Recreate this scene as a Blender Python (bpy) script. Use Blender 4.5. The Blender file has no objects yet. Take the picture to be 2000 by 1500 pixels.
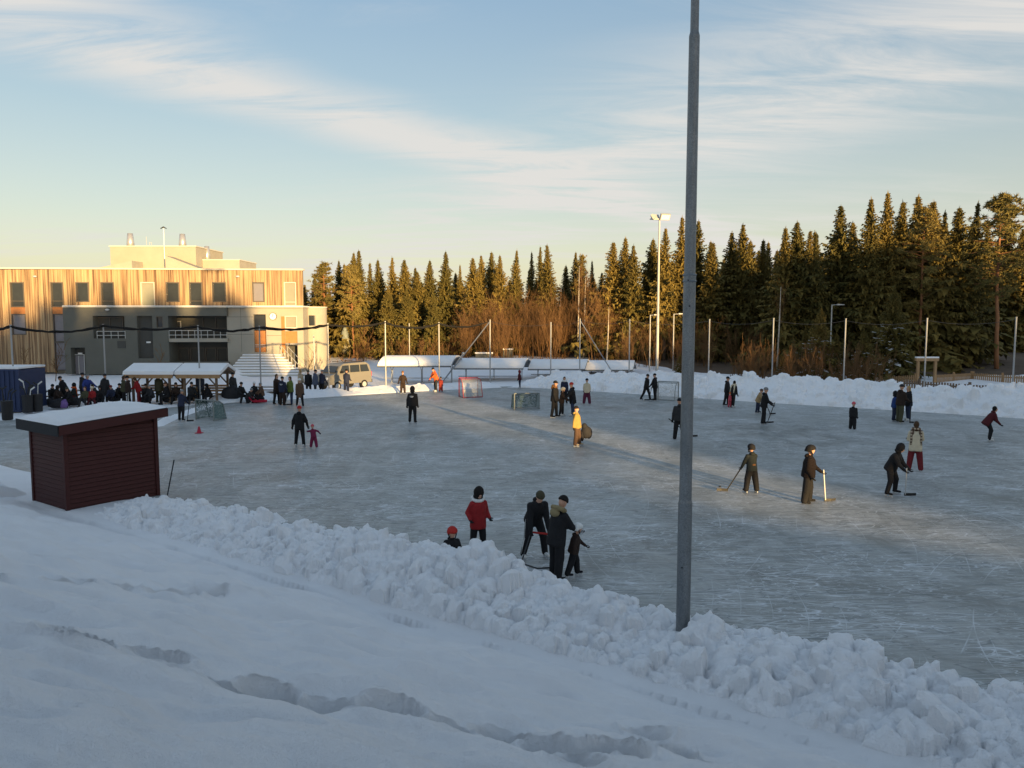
import bpy, bmesh, math, random
import numpy as np
from mathutils import Vector, Matrix, Euler
from mathutils.bvhtree import BVHTree

scene = bpy.context.scene
C = scene.collection
R = math.radians
random.seed(7)
rng = np.random.default_rng(7)

# ------------------------------------------------------------------ camera
CAMZ, FPX, PITCH = 5.0, 1500.0, R(4.88)
cam_d = bpy.data.cameras.new('camera'); cam = bpy.data.objects.new('camera', cam_d); C.objects.link(cam)
cam.location = (0, 0, CAMZ); cam.rotation_euler = (R(90) - PITCH, 0, 0)
cam_d.sensor_width = 36.0; cam_d.lens = FPX / 2000 * 36.0
cam_d.clip_start = 0.1; cam_d.clip_end = 4000
scene.camera = cam
scene.render.resolution_x = 1024; scene.render.resolution_y = 768

# ------------------------------------------------------------------ light
SUN_AZ, SUN_EL = R(26.6), R(5.0)          # sun behind the viewer, to the right
sun_dir = Vector((math.sin(SUN_AZ) * math.cos(SUN_EL), -math.cos(SUN_AZ) * math.cos(SUN_EL), math.sin(SUN_EL)))
sd = bpy.data.lights.new('sun', 'SUN'); sun = bpy.data.objects.new('sun', sd); C.objects.link(sun)
sun.rotation_euler = sun_dir.to_track_quat('Z', 'Y').to_euler()
sun.location = (40, -60, 60)
sd.energy = 4.5; sd.angle = R(0.55); sd.color = (1.0, 0.66, 0.28)

world = bpy.data.worlds.new('World'); scene.world = world; world.use_nodes = True
SKY_STRENGTH = 0.15
scene.view_settings.view_transform = 'Standard'; scene.view_settings.look = 'None'
scene.view_settings.gamma = 1.0; scene.view_settings.exposure = 1.34
scene.view_settings.use_curve_mapping = False
scene.render.engine = 'CYCLES'

# ------------------------------------------------------------------ pixel helpers (photograph is 2000 x 1500)
_F = Vector((0, math.cos(PITCH), -math.sin(PITCH))); _U = Vector((0, math.sin(PITCH), math.cos(PITCH))); _Rt = Vector((1, 0, 0))
CAM = Vector((0, 0, CAMZ))
def ray(px, py): return _F + _Rt * ((px - 1000) / FPX) - _U * ((py - 750) / FPX)
def gnd(px, py, z=0.0):
    r = ray(px, py); t = (z - CAMZ) / r.z
    return CAM + r * t
def at(px, py, Y):
    r = ray(px, py); return CAM + r * (Y / r.y)
def xat(px, Y):                      # world X of an image column, taken at the horizon
    return at(px, 622, Y).x

# ------------------------------------------------------------------ world: clear winter sky with thin high cloud
def build_world():
    nt = world.node_tree; N = nt.nodes; L = nt.links; N.clear()
    out = N.new('ShaderNodeOutputWorld'); bg = N.new('ShaderNodeBackground'); bg.inputs[1].default_value = SKY_STRENGTH
    sky = N.new('ShaderNodeTexSky'); sky.sky_type = 'NISHITA'; sky.sun_disc = False
    sky.sun_elevation = SUN_EL; sky.sun_rotation = math.pi - SUN_AZ
    sky.altitude = 200; sky.air_density = 1.0; sky.dust_density = 1.2; sky.ozone_density = 1.5
    tc = N.new('ShaderNodeTexCoord'); sep = N.new('ShaderNodeSeparateXYZ'); L.new(tc.outputs['Generated'], sep.inputs[0])
    def math_n(op, a, b=None):
        m = N.new('ShaderNodeMath'); m.operation = op
        for i, v in enumerate((a, b)):
            if v is None: continue
            if hasattr(v, 'links'): L.new(v, m.inputs[i])
            else: m.inputs[i].default_value = v
        return m.outputs[0]
    # elevation tint
    ramp = N.new('ShaderNodeValToRGB'); L.new(math_n('MAXIMUM', sep.outputs[2], 0.0), ramp.inputs[0])
    el = ramp.color_ramp.elements
    cols = [(0.0, (0.56, 0.49, 0.365)), (0.07, (0.54, 0.49, 0.385)), (0.14, (0.46, 0.455, 0.405)), (0.24, (0.335, 0.395, 0.42)), (0.38, (0.225, 0.32, 0.43)), (0.6, (0.245, 0.345, 0.475)), (1.0, (0.25, 0.35, 0.48))]
    el[0].position, el[0].color = cols[0][0], cols[0][1] + (1,)
    el[1].position, el[1].color = cols[-1][0], cols[-1][1] + (1,)
    for p, c in cols[1:-1]:
        e = el.new(p); e.color = c + (1,)
    mul = N.new('ShaderNodeVectorMath'); mul.operation = 'SCALE'; L.new(ramp.outputs[0], mul.inputs[0]); mul.inputs[3].default_value = SKY_TINT
    mix = N.new('ShaderNodeMixRGB'); mix.inputs[0].default_value = 0.72; L.new(sky.outputs[0], mix.inputs[1]); L.new(mul.outputs[0], mix.inputs[2])
    # cloud layer: direction projected on a plane overhead
    den = math_n('ADD', math_n('MAXIMUM', sep.outputs[2], 0.0), 0.10)
    cx = math_n('DIVIDE', sep.outputs[0], den); cy = math_n('DIVIDE', sep.outputs[1], den)
    comb = N.new('ShaderNodeCombineXYZ'); L.new(cx, comb.inputs[0]); L.new(cy, comb.inputs[1])
    def noise(scale, rot, stretch, detail, dist, rough=0.6, off=0):
        mp = N.new('ShaderNodeMapping'); mp.inputs['Rotation'].default_value = (0, 0, R(rot)); mp.inputs['Scale'].default_value = (scale * stretch, scale, 1); mp.inputs['Location'].default_value = (off, off * .7, 0)
        L.new(comb.outputs[0], mp.inputs[0]); n = N.new('ShaderNodeTexNoise'); n.inputs['Scale'].default_value = 1; n.inputs['Detail'].default_value = detail
        n.inputs['Roughness'].default_value = rough; n.inputs['Distortion'].default_value = dist; L.new(mp.outputs[0], n.inputs[0]); return n.outputs[0]
    def smooth(v, a, b):
        m = N.new('ShaderNodeMapRange'); m.interpolation_type = 'SMOOTHSTEP'; L.new(v, m.inputs[0]); m.inputs[1].default_value = a; m.inputs[2].default_value = b; return m.outputs[0]
    fine = noise(3.4, CLOUD_ROT, 0.26, 10, 0.9, 0.66)
    wide = noise(0.55, CLOUD_ROT + 8, 0.35, 3, 0.6, 0.5, 3.7)
    wisps = math_n('MULTIPLY', smooth(fine, 0.38, 0.74), smooth(wide, 0.34, 0.58))
    # the two broad bands of cirrus, as lines across the cloud plane
    def band(p0, p1, width, t0=None):
        a = ray(*p0); b = ray(*p1)
        def pl(r):
            r = r.normalized(); return (r.x / (max(r.z, 0) + .10), r.y / (max(r.z, 0) + .10))
        (ax, ay), (bx, by) = pl(a), pl(b); l = math.hypot(bx - ax, by - ay); nx, ny = -(by - ay) / l, (bx - ax) / l
        d = math_n('ADD', math_n('ADD', math_n('MULTIPLY', cx, nx), math_n('MULTIPLY', cy, ny)), -(nx * ax + ny * ay))
        wob = math_n('MULTIPLY', math_n('SUBTRACT', wide, 0.5), width * 1.6)
        d = math_n('ABSOLUTE', math_n('ADD', d, wob))
        return smooth(d, width, 0.0)
    b1 = math_n('MULTIPLY', band((120, 30), (800, 250), 0.40), smooth(fine, 0.28, 0.60))
    b2 = math_n('MULTIPLY', band((2100, 60), (1250, 330), 0.85), smooth(fine, 0.28, 0.66))
    cl = math_n('MINIMUM', math_n('ADD', math_n('ADD', math_n('MULTIPLY', wisps, 0.6), math_n('MULTIPLY', b1, 0.95)), math_n('MULTIPLY', b2, 0.85)), 0.9)
    ccol = N.new('ShaderNodeRGB'); ccol.outputs[0].default_value = (0.64 * SKY_TINT, 0.62 * SKY_TINT, 0.59 * SKY_TINT, 1)
    m2 = N.new('ShaderNodeMixRGB'); L.new(cl, m2.inputs[0]); L.new(mix.outputs[0], m2.inputs[1]); L.new(ccol.outputs[0], m2.inputs[2])
    L.new(m2.outputs[0], bg.inputs[0]); L.new(bg.outputs[0], out.inputs[0])
SKY_TINT, CLOUD_ROT = 3.2, 35
build_world()

# ------------------------------------------------------------------ materials
def new_mat(name):
    m = bpy.data.materials.new(name); m.use_nodes = True
    return m, m.node_tree.nodes, m.node_tree.links, m.node_tree.nodes['Principled BSDF']
def mat(name, col, rough=0.7, var=0.15, scale=6.0, bump=0.0, bscale=30.0, metal=0.0, spec=0.3, stretch=(1, 1, 1)):
    m, N, L, b = new_mat(name)
    b.inputs['Roughness'].default_value = rough; b.inputs['Metallic'].default_value = metal; b.inputs['Specular IOR Level'].default_value = spec
    tc = N.new('ShaderNodeTexCoord'); mp = N.new('ShaderNodeMapping'); mp.inputs['Scale'].default_value = stretch; L.new(tc.outputs['Object'], mp.inputs[0])
    n = N.new('ShaderNodeTexNoise'); n.inputs['Scale'].default_value = scale; n.inputs['Detail'].default_value = 5; L.new(mp.outputs[0], n.inputs[0])
    mx = N.new('ShaderNodeMixRGB'); L.new(n.outputs[0], mx.inputs[0])
    mx.inputs[1].default_value = tuple(max(0, c * (1 - var)) for c in col) + (1,); mx.inputs[2].default_value = tuple(min(1, c * (1 + var)) for c in col) + (1,)
    L.new(mx.outputs[0], b.inputs['Base Color'])
    if bump:
        n2 = N.new('ShaderNodeTexNoise'); n2.inputs['Scale'].default_value = bscale; n2.inputs['Detail'].default_value = 4; L.new(mp.outputs[0], n2.inputs[0])
        bp = N.new('ShaderNodeBump'); bp.inputs['Strength'].default_value = bump; bp.inputs['Distance'].default_value = 0.02; L.new(n2.outputs[0], bp.inputs['Height']); L.new(bp.outputs[0], b.inputs['Normal'])
    return m
def snow_mat(name, col=(0.88, 0.88, 0.89), bump=0.5, bs=40, bd=0.012):
    m, N, L, b = new_mat(name)
    b.inputs['Roughness'].default_value = 0.65; b.inputs['Specular IOR Level'].default_value = 0.25
    g = N.new('ShaderNodeNewGeometry')
    n = N.new('ShaderNodeTexNoise'); n.inputs['Scale'].default_value = 1.3; n.inputs['Detail'].default_value = 6; L.new(g.outputs['Position'], n.inputs[0])
    mx = N.new('ShaderNodeMixRGB'); L.new(n.outputs[0], mx.inputs[0]); mx.inputs[1].default_value = tuple(c * .92 for c in col) + (1,); mx.inputs[2].default_value = tuple(min(1, c * 1.05) for c in col) + (1,)
    L.new(mx.outputs[0], b.inputs['Base Color'])
    n2 = N.new('ShaderNodeTexNoise'); n2.inputs['Scale'].default_value = bs; n2.inputs['Detail'].default_value = 6; n2.inputs['Roughness'].default_value = .7; L.new(g.outputs['Position'], n2.inputs[0])
    bp = N.new('ShaderNodeBump'); bp.inputs['Strength'].default_value = bump; bp.inputs['Distance'].default_value = bd; L.new(n2.outputs[0], bp.inputs['Height'])
    n3 = N.new('ShaderNodeTexNoise'); n3.inputs['Scale'].default_value = bs * 4.5; n3.inputs['Detail'].default_value = 3; L.new(g.outputs['Position'], n3.inputs[0])
    b2 = N.new('ShaderNodeBump'); b2.inputs['Strength'].default_value = 1.0; b2.inputs['Distance'].default_value = bd * .6; L.new(n3.outputs[0], b2.inputs['Height']); L.new(bp.outputs[0], b2.inputs['Normal']); L.new(b2.outputs[0], b.inputs['Normal'])
    return m
M = {}
M['snow'] = snow_mat('snow', bump=.9, bs=42, bd=.02)
M['bank'] = snow_mat('bank_snow', (0.885, 0.89, 0.905), bump=.8, bs=22, bd=.03)
M['steel'] = mat('galvanised_steel', (.30, .32, .34), .45, .25, 14, .15, 60, .6, .5)
M['steel_pale'] = mat('pale_steel', (.52, .52, .50), .45, .12, 8, metal=.3)
M['darksteel'] = mat('dark_steel', (.06, .065, .07), .5, .2, 10, metal=.5)
M['black'] = mat('black_rubber', (.012, .012, .014), .6, .2, 10)
M['rope'] = mat('black_netting', (.012, .011, .010), .9, .3, 30, .6, 40)
M['wood'] = mat('raw_wood', (.36, .22, .11), .7, .25, 5, .3, 40, stretch=(1, 1, .2))
M['wood_dark'] = mat('weathered_wood', (.16, .11, .075), .8, .25, 5, .3, 40)
M['red_wood'] = mat('red_painted_wood', (.052, .011, .010), .6, .22, 7, .25, 50, stretch=(1, 1, 4))
M['roofing'] = mat('black_roofing', (.02, .021, .024), .8, .2, 20, .3, 80)
M['white'] = mat('white_paint', (.72, .72, .70), .5, .06, 10)
M['glass'] = mat('window_glass', (.025, .03, .035), .08, .3, 2, spec=.6)
M['blind'] = mat('pale_blind', (.24, .24, .19), .6, .08, 3)
M['frame'] = mat('window_frame', (.10, .085, .07), .5, .15, 8)

# ------------------------------------------------------------------ mesh builder
class MB:
    def __init__(s): s.v = []; s.f = []; s.m = []
    def add(s, vs, fs, mi=0):
        o = len(s.v); s.v += [tuple(v) for v in vs]; s.f += [tuple(i + o for i in f) for f in fs]; s.m += [mi] * len(fs); return s
    def hexa(s, b, t, mi=0):           # four bottom corners, four top corners (counter-clockwise from above)
        return s.add(list(b) + list(t), [(3, 2, 1, 0), (4, 5, 6, 7), (0, 1, 5, 4), (1, 2, 6, 5), (2, 3, 7, 6), (3, 0, 4, 7)], mi)
    def box(s, x0, x1, y0, y1, z0, z1, mi=0):
        return s.hexa([(x0, y0, z0), (x1, y0, z0), (x1, y1, z0), (x0, y1, z0)], [(x0, y0, z1), (x1, y0, z1), (x1, y1, z1), (x0, y1, z1)], mi)
    def bar(s, p, q, w, h=None, mi=0, up=(0, 0, 1)):
        h = w if h is None else h
        p = Vector(p); q = Vector(q); d = (q - p).normalized(); u = Vector(up)
        if abs(d.dot(u)) > .95: u = Vector((0, 1, 0)) if abs(d.y) < .9 else Vector((1, 0, 0))
        a = d.cross(u).normalized() * (w / 2); b = a.cross(d).normalized() * (h / 2)
        return s.hexa([p - a - b, p + a - b, q + a - b, q - a - b], [p - a + b, p + a + b, q + a + b, q - a + b], mi)
    def tube(s, pts, rad, n=8, mi=0, cap=True):
        pts = [Vector(p) for p in pts]
        if not hasattr(rad, '__len__'): rad = [rad] * len(pts)
        vs = []; prev = None
        for i, p in enumerate(pts):
            d = (pts[min(i + 1, len(pts) - 1)] - pts[max(i - 1, 0)]).normalized()
            if prev is None:
                a = d.cross(Vector((0, 0, 1)) if abs(d.z) < .9 else Vector((1, 0, 0))).normalized()
            else: a = (prev - d * prev.dot(d)).normalized()
            prev = a; b = d.cross(a)
            for k in range(n):
                t = 2 * math.pi * k / n; vs.append(p + (a * math.cos(t) + b * math.sin(t)) * rad[i])
        fs = []
        for i in range(len(pts) - 1):
            for k in range(n):
                k2 = (k + 1) % n; fs.append((i * n + k, i * n + k2, (i + 1) * n + k2, (i + 1) * n + k))
        if cap:
            fs.append(tuple(range(n))[::-1]); fs.append(tuple((len(pts) - 1) * n + k for k in range(n)))
        return s.add(vs, fs, mi)
    def rings(s, rings, mi=0, cap=True):     # loft: each ring a list of n points
        n = len(rings[0]); vs = [p for r in rings for p in r]; fs = []
        for i in range(len(rings) - 1):
            for k in range(n):
                k2 = (k + 1) % n; fs.append((i * n + k, i * n + k2, (i + 1) * n + k2, (i + 1) * n + k))
        if cap: fs.append(tuple(range(n))[::-1]); fs.append(tuple((len(rings) - 1) * n + k for k in range(n)))
        return s.add(vs, fs, mi)
    def ell(s, c, r, mat3=None, mi=0, n=12, m=8):
        c = Vector(c); rg = []
        for i in range(m + 1):
            ph = -math.pi / 2 + math.pi * i / m; cr = max(math.cos(ph), .02); z = math.sin(ph)
            ring = []
            for k in range(n):
                t = 2 * math.pi * k / n; p = Vector((math.cos(t) * cr * r[0], math.sin(t) * cr * r[1], z * r[2]))
                ring.append(c + (mat3 @ p if mat3 else p))
            rg.append(ring)
        return s.rings(rg, mi)
    def capsule(s, p, q, r1, r2, mi=0, n=10):
        p = Vector(p); q = Vector(q); d = (q - p)
        if d.length < 1e-5: d = Vector((0, 0, 1e-3))
        d.normalize(); a = d.cross(Vector((0, 0, 1)) if abs(d.z) < .9 else Vector((1, 0, 0))).normalized(); b = d.cross(a); rg = []
        for (c, r, angs) in ((p, r1, (-85, -50, -20)), (q, r2, (20, 50, 85))):
            for an in angs:
                rr = r * math.cos(R(an)); o = d * (r * math.sin(R(an)))
                rg.append([c + o + (a * math.cos(2 * math.pi * k / n) + b * math.sin(2 * math.pi * k / n)) * rr for k in range(n)])
        return s.rings(rg, mi)
    def mesh(s, name, mats, off=None, smooth=False):
        me = bpy.data.meshes.new(name); vs = s.v if off is None else [(v[0] - off[0], v[1] - off[1], v[2] - off[2]) for v in s.v]
        me.from_pydata(vs, [], s.f)
        for m in (mats if isinstance(mats, (list, tuple)) else [mats]): me.materials.append(m)
        if isinstance(mats, (list, tuple)) and len(mats) > 1: me.polygons.foreach_set('material_index', s.m)
        if smooth: me.polygons.foreach_set('use_smooth', [True] * len(me.polygons))
        me.update(); return me
    def build(s, name, mats, parent=None, smooth=False, world=True):
        off = None
        if parent is not None and world:
            p = parent
            while p.parent is not None: p = p.parent
            off = p.location
        o = bpy.data.objects.new(name, s.mesh(name, mats, off, smooth)); C.objects.link(o)
        if parent is not None: o.parent = parent
        return o
def tag(o, label=None, cat=None, group=None, kind=None):
    if label: o['label'] = label
    if cat: o['category'] = cat
    if group: o['group'] = group
    if kind: o['kind'] = kind
    return o
def thing(name, label, cat, loc=(0, 0, 0), rz=0.0, group=None):
    o = bpy.data.objects.new(name, None); o.empty_display_size = .2; C.objects.link(o)
    o.location = loc; o.rotation_euler = (0, 0, rz); return tag(o, label, cat, group)
def copy_tree(o, parent=None):
    c = o.copy(); C.objects.link(c); c.parent = parent
    for ch in list(o.children): copy_tree(ch, c)
    return c
def grid_obj(name, X, Y, Z, material, smooth=True):
    n, m = X.shape; me = bpy.data.meshes.new(name)
    co = np.stack([X, Y, Z], -1).reshape(-1, 3).astype(np.float32)
    i = np.arange(n * m).reshape(n, m); q = np.stack([i[:-1, :-1], i[1:, :-1], i[1:, 1:], i[:-1, 1:]], -1).reshape(-1, 4)
    me.vertices.add(n * m); me.vertices.foreach_set('co', co.ravel())
    me.loops.add(q.size); me.loops.foreach_set('vertex_index', q.ravel().astype(np.int32))
    me.polygons.add(len(q)); me.polygons.foreach_set('loop_start', np.arange(0, q.size, 4, dtype=np.int32))
    me.polygons.foreach_set('use_smooth', np.full(len(q), smooth)); me.materials.append(material); me.update(calc_edges=True); me.validate()
    o = bpy.data.objects.new(name, me); C.objects.link(o); return o

# ------------------------------------------------------------------ numpy noise
def vnoise(x, y, seed=0):
    xi = np.floor(x).astype(np.int64); yi = np.floor(y).astype(np.int64); fx = x - xi; fy = y - yi
    fx = fx * fx * fx * (fx * (fx * 6 - 15) + 10); fy = fy * fy * fy * (fy * (fy * 6 - 15) + 10)
    def h(a, b):
        n = (a * 374761393 + b * 668265263 + seed * 974711) & 0x7fffffff
        n = ((n ^ (n >> 13)) * 1274126177) & 0x7fffffff
        return ((n ^ (n >> 16)) & 0xffff) / 65535.0
    return (h(xi, yi) * (1 - fx) + h(xi + 1, yi) * fx) * (1 - fy) + (h(xi, yi + 1) * (1 - fx) + h(xi + 1, yi + 1) * fx) * fy
def fbm(x, y, oct=4, seed=0, gain=.5):
    s = 0; a = 1; t = 0
    for o in range(oct): s = s + a * (vnoise(x * 2 ** o, y * 2 ** o, seed + o) - .5); t += a; a *= gain
    return s / t

# ------------------------------------------------------------------ terrain
NX, NY = 0.576, 0.817                 # unit normal of the rink's long sides; s = distance from the viewer's line
def S_of(x, y): return NX * x + NY * y
def A_of(x, y): return NY * x - NX * y
TOE, EDGE_N, EDGE_F = 9.07, 12.2, 46.7
def sstep(x, a, b):
    t = np.clip((x - a) / (b - a), 0, 1); return t * t * (3 - 2 * t)
trail = [(-60, 1205), (60, 1228), (170, 1262), (290, 1282), (420, 1318), (520, 1335), (640, 1352), (760, 1380), (870, 1402), (980, 1422), (1080, 1448), (1180, 1482), (1300, 1465)]
trail2 = [(-40, 1118), (60, 1128), (130, 1142), (230, 1143), (330, 1152), (420, 1162)]
def slope_point(px, py):
    r = ray(px, py); lo, hi = 1.0, 40.0
    for _ in range(40):
        t = (lo + hi) / 2; p = CAM + r * t
        z = base_slope(np.array(S_of(p.x, p.y)))
        if p.z > z: lo = t
        else: hi = t
    return CAM + r * lo
def base_slope(s):
    z = (TOE - s) * 0.375
    z = np.where(s < 0, 3.4 + 1.6 * (1 - np.exp(s / 6)), z)
    return np.where(s > TOE, 0.0, z)
def ground_z(x, y):
    s = S_of(x, y)
    z = base_slope(s) + 0.0
    w = sstep(s, TOE + .6, TOE - 1.2)
    hum = 0.22 * fbm(x * .6 + 5, y * 1.0, 2, 11) + 0.30 * fbm(x * 1.1 + .5 * y, y * 2.6, 2, 23) + .10 * fbm(x * 2.6 + y, y * 6, 2, 31) + .016 * fbm(x * 22, y * 22, 2, 37)
    z = z + hum * (0.25 + .75 * w) * np.where(s < TOE, 1, 0)
    # beyond the rink the snow rises gently towards the wood
    r = np.hypot(x, y)
    z = np.where(s >= TOE, .05 - .12 * sstep(s, 10.5, 12.0) + 0.04 * fbm(x * .4, y * .4, 2, 5), z)
    far = sstep(y + .25 * x, 56, 92)
    z = np.where(s >= EDGE_F - 12, z + far * 1.15 + far * .25 * fbm(x * .06, y * .06, 3, 77), z)
    hill = sstep(y, 105, 330) * 6
    return z + np.where(s > 20, hill, 0)
def build_ground():
    th = np.concatenate([np.linspace(-math.pi, R(-46), 50)[:-1], np.linspace(R(-46), R(46), 560), np.linspace(R(46), math.pi, 50)[1:]])
    rr = np.concatenate([[.05], np.geomspace(.6, 2.6, 14)[:-1], np.geomspace(2.6, 24, 330)[:-1], np.geomspace(24, 900, 120)])
    Rr, Th = np.meshgrid(rr, th, indexing='ij'); X = Rr * np.sin(Th); Y = Rr * np.cos(Th)
    Z = ground_z(X, Y)
    def step_hole(c, ang, ln, wd, dp):
        nonlocal Z
        dx = X - c[0]; dy = Y - c[1]; ca, sa = math.cos(ang), math.sin(ang)
        u = (dx * ca + dy * sa) / ln; v = (-dx * sa + dy * ca) / wd
        u = u + .2 * fbm(X * 5, Y * 5, 2, 3); v = v + .22 * fbm(X * 6, Y * 6, 2, 9)
        d = np.sqrt(u * u + v * v)
        Z = Z - dp * sstep(d, 1.0, .7) + dp * .16 * np.exp(-((d - 1.15) / .13) ** 2)
    for tr, dp in ((trail, .23), (trail2, .17)):
        P = [slope_point(*p) for p in tr]
        for i, p in enumerate(P):
            q = P[min(i + 1, len(P) - 1)]; o = P[max(i - 1, 0)]; ang = math.atan2(q.y - o.y, q.x - o.x)
            off = .10 * (1 if i % 2 else -1); nx, ny = -math.sin(ang), math.cos(ang)
            dd = math.hypot(q.x - o.x, q.y - o.y) / 2
            step_hole((p.x + nx * off, p.y + ny * off), ang, max(.25, dd * .58), .16, dp * random.uniform(.8, 1.15))
    for p in ((1210, 1480), (1120, 1492), (1330, 1480), (1260, 1440), (100, 1092), (545, 1045)):
        q = slope_point(*p); step_hole((q.x, q.y), random.uniform(-.6, .2), .26, .17, .2)
    o = grid_obj('snow_ground', X, Y, Z, M['snow']); tag(o, kind='structure'); return o
build_ground()

# ice
def ice_mat():
    m, N, L, b = new_mat('rink_ice')
    g = N.new('ShaderNodeNewGeometry')
    def noise(scale, rot=0, st=(1, 1), detail=5, dist=0, rough=.6):
        mp = N.new('ShaderNodeMapping'); mp.inputs['Rotation'].default_value = (0, 0, R(rot)); mp.inputs['Scale'].default_value = (scale * st[0], scale * st[1], scale)
        L.new(g.outputs['Position'], mp.inputs[0]); n = N.new('ShaderNodeTexNoise'); n.inputs['Scale'].default_value = 1; n.inputs['Detail'].default_value = detail; n.inputs['Distortion'].default_value = dist; n.inputs['Roughness'].default_value = rough
        L.new(mp.outputs[0], n.inputs[0]); return n.outputs[0]
    def mr(v, a, b_, c=0, d=1):
        q = N.new('ShaderNodeMapRange'); L.new(v, q.inputs[0]); q.inputs[1].default_value = a; q.inputs[2].default_value = b_; q.inputs[3].default_value = c; q.inputs[4].default_value = d; return q.outputs[0]
    def mx(f, a, b_, op='MIX'):
        q = N.new('ShaderNodeMixRGB'); q.blend_type = op
        if hasattr(f, 'links'): L.new(f, q.inputs[0])
        else: q.inputs[0].default_value = f
        for i, v in ((1, a), (2, b_)):
            if hasattr(v, 'links'): L.new(v, q.inputs[i])
            else: q.inputs[i].default_value = v + (1,)
        return q.outputs[0]
    def mth(op, a, b_):
        q = N.new('ShaderNodeMath'); q.operation = op
        for i, v in enumerate((a, b_)):
            if hasattr(v, 'links'): L.new(v, q.inputs[i])
            else: q.inputs[i].default_value = v
        return q.outputs[0]
    patch = noise(.16, 20, (1, 1), 6, 1.2)
    mid = noise(.9, 50, (1, .45), 6, 1.0, .7)
    col = mx(mr(patch, .38, .64), (.165, .17, .155), (.31, .315, .295))
    col = mx(mr(mid, .42, .75), col, (.40, .405, .39))
    col = mx(mr(noise(2.4, -35, (.5, 1.6), 6, .8, .75), .52, .72, 0, .7), col, (.20, .23, .235))
    # skate scratches: thin bands where a stretched noise crosses its middle value
    scr = None
    for k, (rot, sc) in enumerate(((12, 1.5), (58, 1.8), (101, 1.3), (147, 2.0), (80, 3.1), (30, 3.4), (124, 2.7))):
        n = noise(sc, rot, (.18, 1), 1, 2.2, .4)
        v = mr(mth('ABSOLUTE', mth('SUBTRACT', n, .5 + .03 * (k % 3 - 1)), 0), 0.0, .012, 1, 0)
        scr = v if scr is None else mth('MAXIMUM', scr, v)
    for k, (ox, oy, sc) in enumerate(((3, 9, .42), (-7, 22, .33), (12, 17, .5), (8, 30, .29), (-2, 15, .61), (16, 8, .38))):
        mp = N.new('ShaderNodeMapping'); mp.inputs['Location'].default_value = (-ox, -oy, 0); L.new(g.outputs['Position'], mp.inputs[0]); w = N.new('ShaderNodeTexWave'); w.wave_type = 'RINGS'; w.rings_direction = 'Z'; w.wave_profile = 'SAW'; w.inputs['Scale'].default_value = sc; w.inputs['Distortion'].default_value = 3.5; w.inputs['Detail'].default_value = 1; w.inputs['Detail Scale'].default_value = .35; L.new(mp.outputs[0], w.inputs[0])
        v = mth('MULTIPLY', mr(mth('ABSOLUTE', mth('SUBTRACT', w.outputs[0], .5), 0), 0, .016, 1, 0), mr(noise(.35, k * 31, (1, 1), 2), .5, .56)); scr = mth('MAXIMUM', scr, v)
    fade = mr(noise(.5, 0, (1, 1), 3), .3, .6)
    col = mx(mth('MULTIPLY', scr, mth('MULTIPLY', fade, .85)), col, (.66, .69, .72))
    dk = None
    for rot, sc in ((40, 1.1), (135, 1.4), (5, 1.2)):
        n = noise(sc, rot, (.15, 1), 1, 2.5, .4); v = mr(mth('ABSOLUTE', mth('SUBTRACT', n, .47), 0), 0, .010, 1, 0); dk = v if dk is None else mth('MAXIMUM', dk, v)
    col = mx(mth('MULTIPLY', dk, .7), col, (.13, .145, .15))
    L.new(col, b.inputs['Base Color'])
    L.new(mr(patch, .3, .7, .36, .58), b.inputs['Roughness']); b.inputs['Specular IOR Level'].default_value = .22
    bp = N.new('ShaderNodeBump'); bp.inputs['Strength'].default_value = .35; bp.inputs['Distance'].default_value = .01
    L.new(mth('ADD', mth('MULTIPLY', scr, .4), mth('MULTIPLY', noise(14, 0, (1, 1), 5), 1.0)), bp.inputs['Height']); L.new(bp.outputs[0], b.inputs['Normal'])
    return m
M['ice'] = ice_mat()
def build_ice():
    far = [gnd(2150, 822), gnd(2000, 814), gnd(1700, 796), gnd(1480, 783), gnd(1300, 771), gnd(1150, 761), gnd(1000, 754), gnd(870, 760), gnd(680, 771), gnd(560, 779), gnd(450, 784), gnd(330, 796), gnd(200, 803), gnd(60, 818), gnd(-150, 830)]
    b = MB(); pts = []
    near = [(-34, 32), (-18.5, 28.2), (34, -8)]
    loop = [Vector((p.x, p.y, 0)) for p in far] + [Vector((-24.7, 30.9, 0))] + [Vector((36, -11.5, 0))]
    b.add(loop, [tuple(range(len(loop)))[::-1]])
    o = b.build('ice_rink', M['ice']); tag(o, kind='structure')
    me = o.data
    if me.polygons[0].normal.z < 0: me.flip_normals()
build_ice()

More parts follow.
